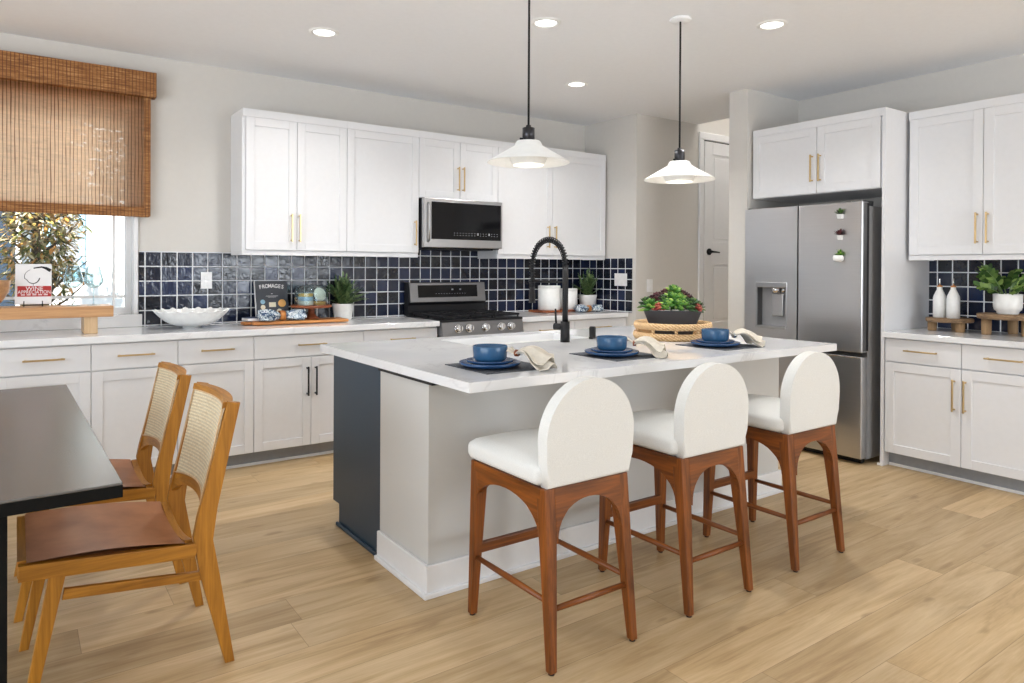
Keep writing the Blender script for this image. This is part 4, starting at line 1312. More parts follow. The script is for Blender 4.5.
def napkin(cx, cy_, label, seed, turn, ring):
    # linen gathered on the plate rim next to the bowl, fanning out over the rim down to the placemat
    r = random.Random(seed)
    t = thing('napkin', label, 'napkin', (cx, cy_, 0.9175), 'linen napkins on the island')
    ph = r.random() * 6
    ca, sa = math.cos(turn), math.sin(turn)
    def f(u, v, dz=0.0):
        w = 2 * v - 1
        L = 0.165 * u
        wid = 0.018 + 0.080 * u ** 0.75
        prof = 0.972 + 0.022 * math.sin(PI * min(1, u * 1.5)) - 0.052 * max(0, u - 0.12) ** 1.3
        z = prof + (0.004 + 0.013 * u) * math.cos(2.6 * PI * w + ph) - 0.018 * w * w * u + dz
        z = max(z, 0.9215 + dz + 0.002 * math.sin(9 * w))
        lx = L * (1 - 0.22 * abs(w) * u) + 0.012 * math.sin(4 * w + ph) * u
        ly = w * wid
        return Vector((cx + lx * ca - ly * sa, cy_ + lx * sa + ly * ca, z))
    def sheet(g, n=26):
        b = MB()
        b.grid(lambda u, v: g(u, v, 0.0018), n, n); b.grid(lambda u, v: g(u, v, -0.0018), n, n)
        for e in (0, 1):
            b.grid(lambda u, v: g(u, e, 0.0018 - 0.0036 * v), n, 1)
            b.grid(lambda u, v: g(e, u, 0.0018 - 0.0036 * v), n, 1)
        return b
    sheet(f).build('cloth', 'linen', t)
    def f2(u, v, dz):
        p = f(u * 0.8, 0.5 + (v - 0.5) * 0.72, dz)
        w = 2 * v - 1
        return p + Vector((0.02 * u * ca + 0.03 * w * u * -sa, 0.02 * u * sa, 0.006 + 0.008 * u * (1 + math.sin(7 * w + ph))))
    sheet(f2, 18).build('cloth_fold', 'linen', t)
    def f3(u, v, dz):
        w = 2 * v - 1
        lx, ly = 0.004 - 0.034 * u, w * (0.014 + 0.018 * u)
        return Vector((cx + lx * ca - ly * sa, cy_ + lx * sa + ly * ca, 0.974 + 0.020 * u + 0.006 * math.cos(5 * w + ph) * u + dz))
    sheet(f3, 10).build('cloth_tail', 'linen', t)
    b = MB()
    c0 = f(0.03, 0.5)
    for e in (-0.005, 0.0, 0.005):
        b.tube([c0 + Vector((e * ca, e * sa, 0.002)) + Vector((-sa * 0.021 * math.cos(q * PI / 10), ca * 0.021 * math.cos(q * PI / 10), 0.0115 * math.sin(q * PI / 10))) for q in range(21)], 0.0026, 8, cap=False)
    o = b.build('napkin_ring', ring, t); o['label'] = 'silver ring' if ring == 'chrome' else 'dark wooden ring'

for (cx, cy_), wh in zip(((1.655, 2.432), (2.345, 2.435), (3.09, 2.43)), ('first, nearest the navy end,', 'middle', 'third, nearest the refrigerator,')):
    setting(cx, cy_, wh)
napkin(1.682, 2.345, 'beige linen napkin draped beside the blue bowl nearest the navy island end', 3, -0.95, 'dark_board')
napkin(2.391, 2.378, 'beige linen napkin draped beside the middle blue bowl, right of the faucet', 5, -0.85, 'dark_board')
napkin(3.143, 2.385, 'beige linen napkin draped beside the blue bowl closest to the refrigerator', 12, -0.55, 'chrome')

# ------------------------------------------------------------------ woven tray and succulent planter
TX, TY = 3.20, 2.86
tr = thing('woven_tray', 'round two-tier seagrass tray on the island under the succulents', 'tray', (TX, TY, 0.9145))
b = MB()
b.lathe([(0, 0), (0.222, 0), (0.226, 0.004), (0.226, 0.012), (0, 0.012)], (TX, TY, 0.9145), 48)
b.build('base', 'weave', tr)
def ring(z0, z1, r, th):
    b = MB()
    b.lathe([(r - th, z0), (r - th * 0.2, z0 - 0.002), (r + 0.002, (z0 + z1) / 2), (r - th * 0.2, z1 + 0.002), (r - th, z1), (r - th * 1.3, (z0 + z1) / 2), (r - th, z0)], (TX, TY, 0.9145), 56)
    return b
ring(0.006, 0.040, 0.232, 0.022).build('lower_rim', 'weave', tr)
ring(0.062, 0.097, 0.228, 0.022).build('upper_rim', 'weave', tr)
b = MB()
for k in range(10):
    a = 2 * PI * k / 10 + 0.2
    b.cyl((TX + 0.214 * math.cos(a), TY + 0.214 * math.sin(a), 0.95), (TX + 0.214 * math.cos(a), TY + 0.214 * math.sin(a), 0.98), 0.009, seg=10)
b.build('post', 'weave', tr)

pl = thing('succulent_planter', 'dark oval planter of mixed green and purple succulents in the woven tray', 'plant', (TX, TY, 0.9275), rot=None)
prof = [(0, 0), (0.100, 0.0), (0.112, 0.01), (0.165, 0.150), (0.168, 0.155), (0.160, 0.155), (0.155, 0.145), (0.0, 0.140)]
ang = math.radians(-35)
bb = MB().lathe(prof, (0, 0, 0), 40, sx=1.05, sy=0.62)
bb.xform(Matrix.Translation((TX, TY, 0.9275)) @ Matrix.Rotation(ang, 4, 'Z'))
bb.build('pot', 'planter', pl)
b = MB()
for i in range(150):
    a = rnd.random() * 2 * PI; r = math.sqrt(rnd.random())
    lx, ly = 1.05 * 0.152 * r * math.cos(a), 0.62 * 0.152 * r * math.sin(a)
    x = TX + lx * math.cos(ang) - ly * math.sin(ang); y = TY + lx * math.sin(ang) + ly * math.cos(ang)
    s = 0.006 + 0.005 * rnd.random()
    b.lathe([(0, -s * 0.6), (s * 0.8, -s * 0.3), (s, 0.1 * s), (s * 0.6, 0.5 * s), (0, 0.65 * s)], (x, y, 0.9275 + 0.155), 7)
o = b.build('pebbles', 'pebble', pl); o['kind'] = 'stuff'

def fleshy(b, base, d, L, w, th=0.5):
    base, d = Vector(base), Vector(d).normalized()
    up = Vector((0, 0, 1)) if abs(d.z) < 0.95 else Vector((1, 0, 0))
    s = d.cross(up).normalized(); n = s.cross(d)
    rows = []
    for f, k in ((0, 0.35), (0.3, 0.8), (0.6, 1.0), (0.85, 0.6), (1.0, 0.06)):
        c = base + d * L * f + n * (0.12 * L * f * f)
        rows.append([b.bm.verts.new(c + s * (w * k * math.cos(q * PI / 3)) + n * (w * th * k * math.sin(q * PI / 3))) for q in range(6)])
    for a, c in zip(rows, rows[1:]):
        for j in range(6):
            f = b.bm.faces.new([a[j], a[(j + 1) % 6], c[(j + 1) % 6], c[j]]); f.smooth = True
    b.bm.faces.new(rows[0][::-1]); b.bm.faces.new(rows[-1])

def rosette(lx, ly, z, R, mat, n=26, upright=0.3, w=0.32):
    n = int(n * 0.85)
    R *= 1.08; w *= 1.7
    x = TX + lx * math.cos(ang) - ly * math.sin(ang); y = TY + lx * math.sin(ang) + ly * math.cos(ang)
    b = MB()
    b.cyl((x, y, 1.065), (x, y, z), 0.008, seg=6)
    axis = Vector((3.2 * (x - TX), 3.2 * (y - TY) - 0.25, 1.0)).normalized()
    q = Vector((0, 0, 1)).rotation_difference(axis)
    for i in range(n):
        f = i / n
        a = i * 2.39996
        el = (upright - 0.45) + (1.8 - upright) * f ** 1.2
        L = R * (1.0 - 0.5 * f)
        d = Vector((math.cos(a) * math.cos(el), math.sin(a) * math.cos(el), math.sin(el)))
        fleshy(b, Vector((x, y, z)) + q @ Vector((0, 0, 0.012 * f)), q @ d, L, L * w * 0.55)
    return b.build('succulent', mat, pl)
Zs = 1.085
rosette(-0.135, -0.02, Zs + 0.012, 0.075, 'succ_green', 26, 0.25, 0.28)
rosette(-0.085, 0.02, Zs + 0.06, 0.060, 'succ_purple', 34, 0.0, 0.5)
rosette(-0.095, -0.055, Zs + 0.010, 0.042, 'succ_red', 24, 0.2, 0.5)
rosette(-0.04, -0.05, Zs + 0.025, 0.055, 'succ_green', 22, 0.6, 0.45)
rosette(-0.03, 0.03, Zs + 0.085, 0.055, 'succ_purple', 34, 0.0, 0.5)
rosette(0.005, 0.0, Zs + 0.11, 0.050, 'succ_green', 22, 0.5, 0.4)
rosette(0.010, -0.055, Zs + 0.025, 0.060, 'succ_green', 18, 0.9, 0.4)
rosette(0.045, -0.05, Zs + 0.020, 0.060, 'succ_green', 20, 0.7, 0.42)
rosette(0.06, 0.02, Zs + 0.075, 0.055, 'succ_purple', 30, 0.1, 0.5)
rosette(0.035, 0.03, Zs + 0.10, 0.045, 'succ_green', 18, 0.4, 0.4)
rosette(0.095, -0.03, Zs + 0.022, 0.070, 'succ_dark', 28, 0.2, 0.28)
rosette(0.145, 0.0, Zs + 0.012, 0.060, 'succ_dark', 24, 0.2, 0.28)
rosette(0.135, -0.045, Zs + 0.008, 0.034, 'succ_red', 22, 0.3, 0.5)
rosette(-0.15, 0.03, Zs + 0.03, 0.06, 'succ_dark', 24, 0.2, 0.3)
rosette(-0.055, -0.015, Zs + 0.05, 0.055, 'succ_dark', 24, 0.3, 0.4)
rosette(-0.01, -0.025, Zs + 0.065, 0.055, 'succ_green', 20, 0.8, 0.4)
rosette(0.03, -0.02, Zs + 0.06, 0.055, 'succ_green', 20, 0.7, 0.4)
rosette(0.09, 0.035, Zs + 0.055, 0.06, 'succ_purple', 26, 0.1, 0.45)
rosette(-0.12, 0.05, Zs + 0.04, 0.05, 'succ_purple', 26, 0.1, 0.45)
rosette(0.07, -0.06, Zs + 0.012, 0.055, 'succ_dark', 22, 0.4, 0.35)
rosette(-0.065, -0.07, Zs + 0.008, 0.04, 'succ_green', 20, 0.5, 0.4)
rosette(0.125, 0.03, Zs + 0.03, 0.055, 'succ_green', 20, 0.4, 0.3)
rosette(0.02, -0.08, Zs + 0.006, 0.030, 'succ_green', 18, 0.6, 0.5)

# ------------------------------------------------------------------ pendants and ceiling lights
def make_pendant(x, y, label):
    t = thing('pendant_light', label, 'lamp', (x, y, 1.82), 'pendants over the island')
    zr = 1.838
    MB().lathe([(0, CEIL - 0.0005), (0.06, CEIL - 0.0005), (0.062, CEIL - 0.006), (0.056, CEIL - 0.014), (0.012, CEIL - 0.018), (0.0, CEIL - 0.018)], (x, y, 0), 32).build('canopy', 'ceiling', t)
    MB().cyl((x, y, 2.015), (x, y, CEIL - 0.016), 0.0055, seg=8).build('cord', 'black', t)
    b = MB()
    b.lathe([(0, 2.020), (0.012, 2.020), (0.014, 2.008), (0.030, 2.006), (0.030, 1.944), (0.0, 1.944)], (x, y, 0), 28)
    b.build('socket', 'graphite_metal', t)
    MB().cyl((x - 0.028, y, 1.950), (x - 0.05, y, 1.950), 0.005, seg=8).build('switch_knob', 'black', t)
    b = MB()
    b.lathe([(0.028, 1.946), (0.056, 1.942), (0.062, 1.934), (0.067, 1.920), (0.198, zr + 0.004), (0.2005, zr), (0.197, zr), (0.063, 1.913), (0.054, 1.930), (0.028, 1.934)], (x, y, 0), 56)
    b.build('shade', 'shade', t)
    b = MB()
    b.lathe([(0.05, 1.905), (0.086, 1.866), (0.0905, 1.858), (0.080, 1.832), (0.074, 1.826), (0.072, 1.828), (0.086, 1.858), (0.048, 1.900)], (x, y, 0), 40)
    b.build('diffuser', 'diffuser', t)
    MB().lathe([(0.0, 1.8245), (0.05, 1.8255), (0.0725, 1.8285), (0.0725, 1.831), (0.0, 1.831)], (x, y, 0), 32).build('lit_lens', 'bulb', t)
    return t
PY = 2.735
make_pendant(2.030, PY, 'white cone pendant lamp over the island, left of the two, before the microwave cabinets')
pd0 = [o for o in bpy.data.objects if o.name.startswith('pendant_light')][0]
dup(pd0, (3.110, PY, 1.82), 'white cone pendant lamp over the island, right of the two, before the pantry door')
for px in (2.030, 3.110):
    light('pendant_glow', 'POINT', (px, PY, 1.80), 1.2, (1.0, 0.92, 0.80), shadow_soft_size=0.05)

def can(x, y, label):
    t = thing('recessed_light', label, 'ceiling light', (x, y, CEIL - 0.012), 'recessed ceiling lights')
    MB().lathe([(0.062, -0.001), (0.066, -0.008), (0.088, -0.004), (0.090, 0.0)], (x, y, CEIL), 32).build('trim_ring', 'shade', t)
    MB().lathe([(0.0, -0.003), (0.060, -0.003), (0.064, -0.0005), (0.0, -0.0005)], (x, y, CEIL), 32).build('lens', 'can_lens', t)
    light('recessed_beam', 'AREA', (x, y, CEIL - 0.02), 9, (1.0, 0.98, 0.95), (0, 0, -1), shape='DISK', size=0.13, spread=2.4)
can(1.535, 4.166, 'round recessed ceiling light nearest the window blind')
can(2.526, 3.238, 'round recessed ceiling light just right of the left pendant cord')
can(3.561, 4.175, 'round recessed ceiling light farthest back, between the pendants')
can(3.615, 2.484, 'round recessed ceiling light nearest the refrigerator side, right of the right pendant cord')

# ------------------------------------------------------------------ switch plates
def plate(label, m, w, h, gangs, name='wall_switch'):
    t = thing(name, label, 'switch', m @ Vector((0, 0, 0)))
    def bld(b, nm, mat): b.xform(m); return b.build(nm, mat, t)
    bld(MB().box(-w / 2, w / 2, -0.006, 0.0, -h / 2, h / 2, 0.002), 'plate', 'white_plastic')
    for g in range(gangs):
        cx = (g - (gangs - 1) / 2) * 0.046
        if name == 'wall_switch':
            bld(MB().box(cx - 0.016, cx + 0.016, -0.009, -0.005, -0.033, 0.033, 0.002), 'rocker', 'white_plastic')
        else:
            for zz in (-0.02, 0.02):
                bld(MB().box(cx - 0.016, cx + 0.016, -0.008, -0.005, zz - 0.014, zz + 0.014, 0.002), 'socket', 'white_plastic')
    return t
RX = Matrix.Rotation(-PI / 2, 4, 'Z')
plate('white outlet on the navy tiles above the scalloped bowl', Matrix.Translation((1.11, YB - 0.0105, 1.228)), 0.075, 0.118, 1, 'wall_outlet')
plate('white wide switch plate on the tiles at the corner right of the fern', Matrix.Translation((XS - 0.0105, 4.815, 1.222)) @ RX, 0.165, 0.118, 3)
plate('white switch on the grey pantry wall left of the panel door', Matrix.Translation((4.86, YP - 0.0005, 1.168)), 0.075, 0.118, 1)

# ------------------------------------------------------------------ window blind
bl = thing('roman_blind', 'woven bamboo roman blind covering the upper window', 'blind', (-0.3, YB - 0.06, 1.66))
MB().box(-1.5, 0.775, YB - 0.105, YB - 0.019, 2.462, 2.628, 0.004).build('valance', 'bamboo', bl)
b = MB()
bw0, bw1 = -1.48, 0.742
b.grid(lambda u, v: Vector((bw0 + (bw1 - bw0) * u, YB - 0.052 + 0.003 * math.sin(v * 30), 2.47 - 0.75 * v)), 12, 60)
b.build('shade', 'bamboo_sheer', bl, recalc=False)
b = MB()
b.box(bw0, bw1, YB - 0.056, YB - 0.034, 1.662, 1.725, 0.006)
b.box(bw0, bw1, YB - 0.062, YB - 0.030, 1.658, 1.690, 0.008)
b.build('hem_fold', 'bamboo', bl)
b = MB()
b.box(bw1 - 0.035, bw1, YB - 0.055, YB - 0.050, 1.70, 2.47)
b.box(bw1 + 0.0, bw1 + 0.0035, YB - 0.058, YB - 0.047, 1.665, 2.47)
b.build('edge_binding', 'bamboo', bl)

# ------------------------------------------------------------------ riser by the window and what stands on it
CT = 0.917
rs = thing('riser_bench', 'long pale wood riser on the counter in front of the window', 'riser', (0.0, 5.0, CT))
MB().box(-0.62, 0.49, 4.905, 5.17, 1.018, 1.084, 0.004).build('top', 'pale_oak', rs)
for xx in (0.336, -0.52):
    MB().box(xx, xx + 0.072, 4.925, 5.15, CT + 0.0005, 1.018, 0.003).build('leg', 'pale_oak_z', rs)
RZ = 1.0845
o = MB().lathe([(0, 0), (0.055, 0), (0.10, 0.03), (0.135, 0.09), (0.143, 0.155), (0.138, 0.157), (0.128, 0.09), (0.09, 0.035), (0, 0.012)], (-0.165, 5.04, RZ), 40).build('wooden_bowl', 'pale_oak')
tag(o, 'pale turned wooden bowl on the riser at the left edge', 'bowl')

# wine book on an easel
def easel_book(name, label, loc, w, h, th, lean, rotz, cover):
    t = thing(name, label, 'book', loc, rot=(0, 0, rotz))
    m = Matrix.Rotation(-lean, 4, 'X')
    b = MB().box(-w / 2, w / 2, 0.0, th, 0, h, 0.0015); b.xform(m); bk = b.build('cover', cover, t, local=True)
    b = MB().box(-w / 2 + 0.003, w / 2 - 0.003, 0.002, th - 0.002, h - 0.003, h + 0.0006); b.xform(m); b.build('pages', 'paper', t, local=True)
    return t, m
T90 = Matrix.Rotation(PI / 2, 4, 'X')
wb, m = easel_book('cookbook', 'white book with red band lettered WINE APPRECIATION on the riser', (0.085, 5.03, RZ + 0.014), 0.18, 0.24, 0.02, 0.12, math.radians(-6), 'paper')
b = MB().box(-0.078, 0.09, -0.0012, 0.0005, 0.045, 0.108); b.xform(m); b.build('red_band', 'red_paper', wb, local=True)
lettering('title_lettering', 'WINE', 0.034, 'paper', wb, m @ Matrix.Translation((0.006, -0.0016, 0.092)) @ T90)
lettering('title_lettering', 'APPRECIATION', 0.029, 'paper', wb, m @ Matrix.Translation((0.006, -0.0016, 0.071)) @ T90, sx=0.82)
b = MB()
for k in range(5): b.box(-0.06 + k * 0.028, -0.04 + k * 0.028, -0.002, -0.001, 0.053, 0.058)
b.xform(m); b.build('subtitle_marks', 'paper', wb, local=True)
b = MB()
sw = [(-0.002 + 0.042 * math.cos(a) * (0.8 if a > 3.5 else 1), -0.0012, 0.165 + 0.042 * math.sin(a)) for a in [1.9 + 0.22 * i for i in range(20)]]
b.tube(sw, [0.0012 + 0.0022 * i / 19 for i in range(20)], 6)
b.tube([(0.0, -0.0012, 0.215), (0.04, -0.0012, 0.222), (0.062, -0.0012, 0.215), (0.085, -0.0012, 0.200)], [0.004, 0.005, 0.009, 0.011], 6)
b.cyl((0.0, -0.0012, 0.123), (0.0, -0.0012, 0.108), 0.001, seg=6)
b.xform(m @ Matrix.Diagonal((1, 0.25, 1, 1))); b.build('cover_drawing', 'black', wb, local=True)
es = thing('book_easel', 'small black wire easel holding the wine book', 'easel', (0.085, 5.03, RZ))
b = MB()
for s in (-0.045, 0.045):
    b.tube([(0.085 + s, 4.998, RZ + 0.034), (0.085 + s, 4.998, RZ + 0.010), (0.085 + s, 5.06, RZ + 0.010), (0.085 + s, 5.085, RZ + 0.16)], 0.003, 8)
    b.tube([(0.085 + s, 5.076, RZ + 0.10), (0.085 + s, 5.13, RZ + 0.0035)], 0.003, 8)
    b.tube([(0.085 + s, 4.998, RZ + 0.010), (0.085 + s, 4.995, RZ + 0.002)], 0.003, 8)
b.tube([(0.04, 5.0, RZ + 0.010), (0.13, 5.0, RZ + 0.010)], 0.003, 8)
b.tube([(0.04, 5.08, RZ + 0.13), (0.13, 5.08, RZ + 0.13)], 0.003, 8)
b.build('wire_frame', 'black', es)

def wine_glass(x, y, label):
    t = thing('wine_glass', label, 'glass', (x, y, RZ), 'wine glasses on the riser')
    MB().lathe([(0.0, 0.0005), (0.038, 0.0005), (0.036, 0.003), (0.006, 0.006), (0.0035, 0.02), (0.0035, 0.095), (0.006, 0.102), (0.0, 0.103)], (x, y, RZ), 28).build('stem', 'glass', t)
    MB().lathe([(0.0, 0.103), (0.02, 0.108), (0.046, 0.130), (0.0535, 0.147), (0.048, 0.18), (0.034, 0.242), (0.0332, 0.2425), (0.0325, 0.242), (0.0465, 0.18), (0.0518, 0.147), (0.045, 0.1325), (0.02, 0.1105), (0.0, 0.106)], (x, y, RZ), 36).build('bowl', 'glass', t)
wine_glass(0.288, 5.04, 'clear wine glass on the riser right beside the wine book')
wine_glass(0.393, 5.02, 'clear wine glass on the riser nearest its right end')

# ------------------------------------------------------------------ scalloped bowl
b = MB()
bx, by = 0.965, 5.08
def scal(u, v, off):
    a = 2 * PI * u
    r = 0.05 + 0.178 * v ** 0.75
    z = 0.012 + 0.098 * v ** 1.7 + off
    if v > 0.86:
        z += 0.010 * max(0, math.sin(a * 17)) * (v - 0.86) / 0.14
        r += 0.008 * math.sin(a * 17) * (v - 0.86) / 0.14
    return Vector((bx + (r - off * 0.8) * math.cos(a), by + (r - off * 0.8) * math.sin(a), CT + z))
b.grid(lambda u, v: scal(u, v, 0.0), 136, 16, closed_u=True)
b.grid(lambda u, v: scal(u, v, 0.006), 136, 16, closed_u=True)
b.grid(lambda u, v: scal(u, 1, 0.006 * v), 136, 1, closed_u=True)
b.lathe([(0, 0), (0.055, 0), (0.056, 0.004), (0.05, 0.014), (0, 0.018)], (bx, by, CT), 32)
o = b.build('scalloped_bowl', 'white_ceramic')
tag(o, 'wide white bowl with a crimped rim on the counter below the outlet', 'bowl')

# ------------------------------------------------------------------ cheese board group
bo = MB()
bo.box(1.335, 2.03, 4.97, 5.16, CT + 0.004, CT + 0.026, 0.006)
bo.box(1.285, 1.34, 5.02, 5.11, CT + 0.004, CT + 0.024, 0.008)
for xx in (1.38, 1.95):
    for yy in (5.0, 5.13): bo.cyl((xx, yy, CT), (xx, yy, CT + 0.006), 0.01, seg=10)
o = bo.build('serving_board', 'board')
tag(o, 'long wooden serving board under the cake stand left of the range', 'board')
BZ = CT + 0.0265
fb, m = easel_book('cookbook', 'dark slate cheese book lettered FROMAGES leaning on the tiles', (1.55, 5.222, CT + 0.0005), 0.24, 0.31, 0.022, 0.19, math.radians(3), 'slate_paper')
b = MB().box(-0.1215, -0.1193, -0.0005, 0.0225, 0.0, 0.31); b.xform(m); b.build('spine', 'paper', fb, local=True)
b = MB()
for i, ch in enumerate('FROMAGES'):
    x = -0.082 + i * 0.0235
    lettering('title_lettering', ch, 0.040, 'paper', fb, m @ Matrix.Translation((x, -0.0012, 0.262 + 0.010 * math.cos((i - 3.5) * 0.4))) @ T90 @ Matrix.Rotation(-(i - 3.5) * 0.05, 4, 'Z'), sx=0.85, bold=0.0011)
for (x, z, r, mt) in ((-0.07, 0.155, 0.017, 'sky_paper'), (-0.07, 0.115, 0.017, 'cream_paper'), (0.072, 0.142, 0.029, 'gold_paper'), (-0.005, 0.068, 0.026, 'gold_paper'),
                      (0.048, 0.082, 0.019, 'cream_paper')):
    b = MB().cyl((x, -0.0015, z), (x, 0.0, z), r, seg=28, smooth=False); b.xform(m); b.build('cover_round', mt, fb, local=True)
for (x0, x1, z0, z1, mt) in ((-0.025, 0.025, 0.115, 0.15, 'cream_paper'), (-0.112, -0.05, 0.012, 0.07, 'peach_paper'), (0.072, 0.112, 0.055, 0.085, 'sky_paper')):
    b = MB().box(x0, x1, -0.0015, 0.0, z0, z1); b.xform(m); b.build('cover_block', mt, fb, local=True)
b = MB()
b.box(-0.045, 0.045, -0.0012, 0, 0.196, 0.1985); b.box(-0.03, 0.03, -0.0012, 0, 0.188, 0.190); b.box(-0.006, 0.006, -0.0012, 0, 0.212, 0.216)
b.xform(m); b.build('subtitle_marks', 'paper', fb, local=True)
t = thing('small_book', 'small navy book lying flat at the left end of the board', 'book', (1.37, 5.107, BZ), rot=(0, 0, 0.15))
MB().box(-0.058, 0.075, -0.055, 0.05, 0.0, 0.026, 0.002).build('cover', 'blue_paper', t, local=True)
MB().box(-0.0595, 0.07, -0.0565, 0.045, 0.004, 0.022).build('pages', 'paper', t, local=True)

def bundle(x, y, z, label, group, s=1.0, yawb=0.0, ring='board'):
    t = thing('cloth_napkin', label, 'napkin', (x, y, z), group, rot=(0, 0, yawb))
    def lobe(sign):
        def f(u, v):
            a = 2 * PI * u
            L = 0.015 + 0.145 * v
            r = (0.020 + 0.030 * math.sin(min(1, v * 1.15) * PI * 0.62)) * (1 + 0.22 * math.sin(5 * a + 3 * v + sign) + 0.1 * math.sin(9 * a))
            if v > 0.97: r *= 0.1
            zz = 0.036 + r * math.sin(a) * 0.75
            return Vector((sign * L, r * math.cos(a) * 1.1, max(zz, 0.002))) * s
        return MB().grid(f, 40, 18, closed_u=True)
    for sign in (-1, 1): lobe(sign).build('cloth', 'print_cloth', t, local=True)
    b = MB()
    b.lathe([(0.030 * s, -0.018 * s), (0.033 * s, -0.018 * s), (0.034 * s, 0), (0.033 * s, 0.018 * s), (0.030 * s, 0.018 * s), (0.029 * s, 0), (0.030 * s, -0.018 * s)], (0, 0, 0), 24)
    b.xform(Matrix.Translation((0, 0, 0.036 * s)) @ Matrix.Rotation(PI / 2, 4, 'Y')); o = b.build('napkin_ring', ring, t, local=True); o['label'] = 'wooden napkin ring'
bundle(1.548, 5.020, BZ, 'blue and white print napkin in a wooden ring on the serving board', None, 1.05, 0.05)

# cake stand, dome and cheeses
KX, KY = 1.788, 5.095
cs = thing('cake_stand', 'dark wooden pedestal cake stand under the glass dome', 'cake stand', (KX, KY, BZ))
MB().lathe([(0, 0), (0.052, 0), (0.055, 0.010), (0.035, 0.022), (0.022, 0.045), (0.026, 0.075), (0.034, 0.086), (0, 0.086)], (KX, KY, BZ), 32).build('pedestal', 'dark_board', cs)
MB().lathe([(0, 0.0845), (0.142, 0.0845), (0.148, 0.091), (0.148, 0.099), (0.145, 0.102), (0, 0.102)], (KX, KY, BZ), 44).build('plate', 'dark_board', cs)
PZ = BZ + 0.1025
o = MB().lathe([(0.118, 0.0), (0.120, 0.0), (0.121, 0.095), (0.112, 0.128), (0.085, 0.146), (0.0, 0.150), (0.0, 0.1475), (0.084, 0.1435), (0.110, 0.126), (0.1185, 0.095), (0.118, 0.0)], (KX, KY, PZ), 44).build('glass_dome', 'glass')
tag(o, 'clear glass dome over the cheeses on the cake stand', 'dome')
def cheese(x, y, z, r, h, mat, label):
    o = MB().lathe([(0, 0), (r * 0.96, 0), (r, h * 0.1), (r, h * 0.9), (r * 0.96, h), (0, h)], (x, y, z), 32).build('cheese_wheel', mat)
    return tag(o, label, 'cheese', 'cheeses under the glass dome')
cheese(KX - 0.047, KY - 0.01, PZ + 0.0005, 0.056, 0.032, 'cheese_white', 'white rind cheese at the bottom of the stack under the dome')
cheese(KX - 0.047, KY - 0.01, PZ + 0.033, 0.054, 0.030, 'cheese_blue', 'pale blue wrapped cheese in the middle of the stack under the dome')
cheese(KX - 0.047, KY - 0.01, PZ + 0.0635, 0.052, 0.022, 'cheese_yellow', 'yellow cheese on top of the stack under the dome')
cheese(KX + 0.062, KY + 0.0, PZ + 0.0005, 0.046, 0.024, 'cheese_yellow', 'low yellow cheese to the right under the dome')
b = MB().lathe([(0, 0), (0.048, 0), (0.05, 0.003), (0.05, 0.017), (0.048, 0.02), (0, 0.02)], (0, 0, 0), 32)
b.xform(Matrix.Translation((KX + 0.045, KY - 0.035, PZ + 0.076)) @ Matrix.Rotation(0.35, 4, 'Z') @ Matrix.Rotation(1.25, 4, 'X'))
o = b.build('cheese_wheel', 'cheese_white')
tag(o, 'white round cheese propped upright on its edge under the dome', 'cheese', 'cheeses under the glass dome')

# ------------------------------------------------------------------ potted greens
def bushy(name, label, x, y, z, r, h, seed, nst, height, mat='fern', spread=0.75, leafl=0.05, leafw=0.016, square=False):
    rr = random.Random(seed)
    t = thing(name, label, 'plant', (x, y, z))
    MB().lathe([(0, 0), (r * 0.72, 0), (r * 0.80, 0.006), (r, h - 0.004), (r, h), (r * 0.93, h), (r * 0.90, h - 0.012), (0, h - 0.014)], (x, y, z), 36).build('pot', 'white_ceramic', t)
    MB().lathe([(0, h - 0.0135), (r * 0.895, h - 0.013), (r * 0.895, h - 0.0115), (0, h - 0.008)], (x, y, z), 24).build('soil', 'soil', t)
    b = MB(); bs = MB()
    for i in range(nst):
        a = rr.random() * 2 * PI
        el = 0.35 + (1 - rr.random() ** 1.3) * 1.15
        L = height * (0.65 + 0.45 * rr.random())
        base = Vector((x + r * 0.4 * math.cos(a) * rr.random(), y + r * 0.4 * math.sin(a) * rr.random(), z + h - 0.012))
        d = Vector((math.cos(a) * math.cos(el) * spread, math.sin(a) * math.cos(el) * spread, math.sin(el))).normalized()
        pts = []
        for k in range(7):
            f = k / 6
            pts.append(base + d * L * f + Vector((0, 0, -0.22 * L * f * f * math.cos(el))))
        bs.tube(pts, [0.0022 - 0.0012 * k / 6 for k in range(7)], 5)
        for k in range(1, 7):
            dd = (pts[k] - pts[k - 1]).normalized()
            side = dd.cross(Vector((0, 0, 1)))
            if side.length < 0.1: side = Vector((1, 0, 0))
            side.normalize()
            for s in (-1, 1):
                for off in (0.0, 0.5):
                    p = pts[k - 1].lerp(pts[k], off)
                    v = dd * 0.75 + side * s * 0.85 + Vector((0, 0, 0.25 * rr.random()))
                    b.leaf(p, v, (0, 0, 1), leafl * (0.7 + 0.5 * rr.random()), leafw, 0.2, 0.15)
        b.leaf(pts[-1], pts[-1] - pts[-2], (0, 0, 1), leafl, leafw)
    # keep the foliage on the room side of the wall
    for q in (b, bs):
        for v in q.bm.verts:
            if v.co.y > YB - 0.02: v.co.y = YB - 0.02 - 0.15 * (v.co.y - YB + 0.02)
    b.build('foliage', mat, t, recalc=False); bs.build('stem', 'stem', t)
    return t
bushy('potted_plant', 'bushy green plant in a white pot between the cake stand and the range', 2.095, 5.25, CT, 0.083, 0.125, 4, 34, 0.21)

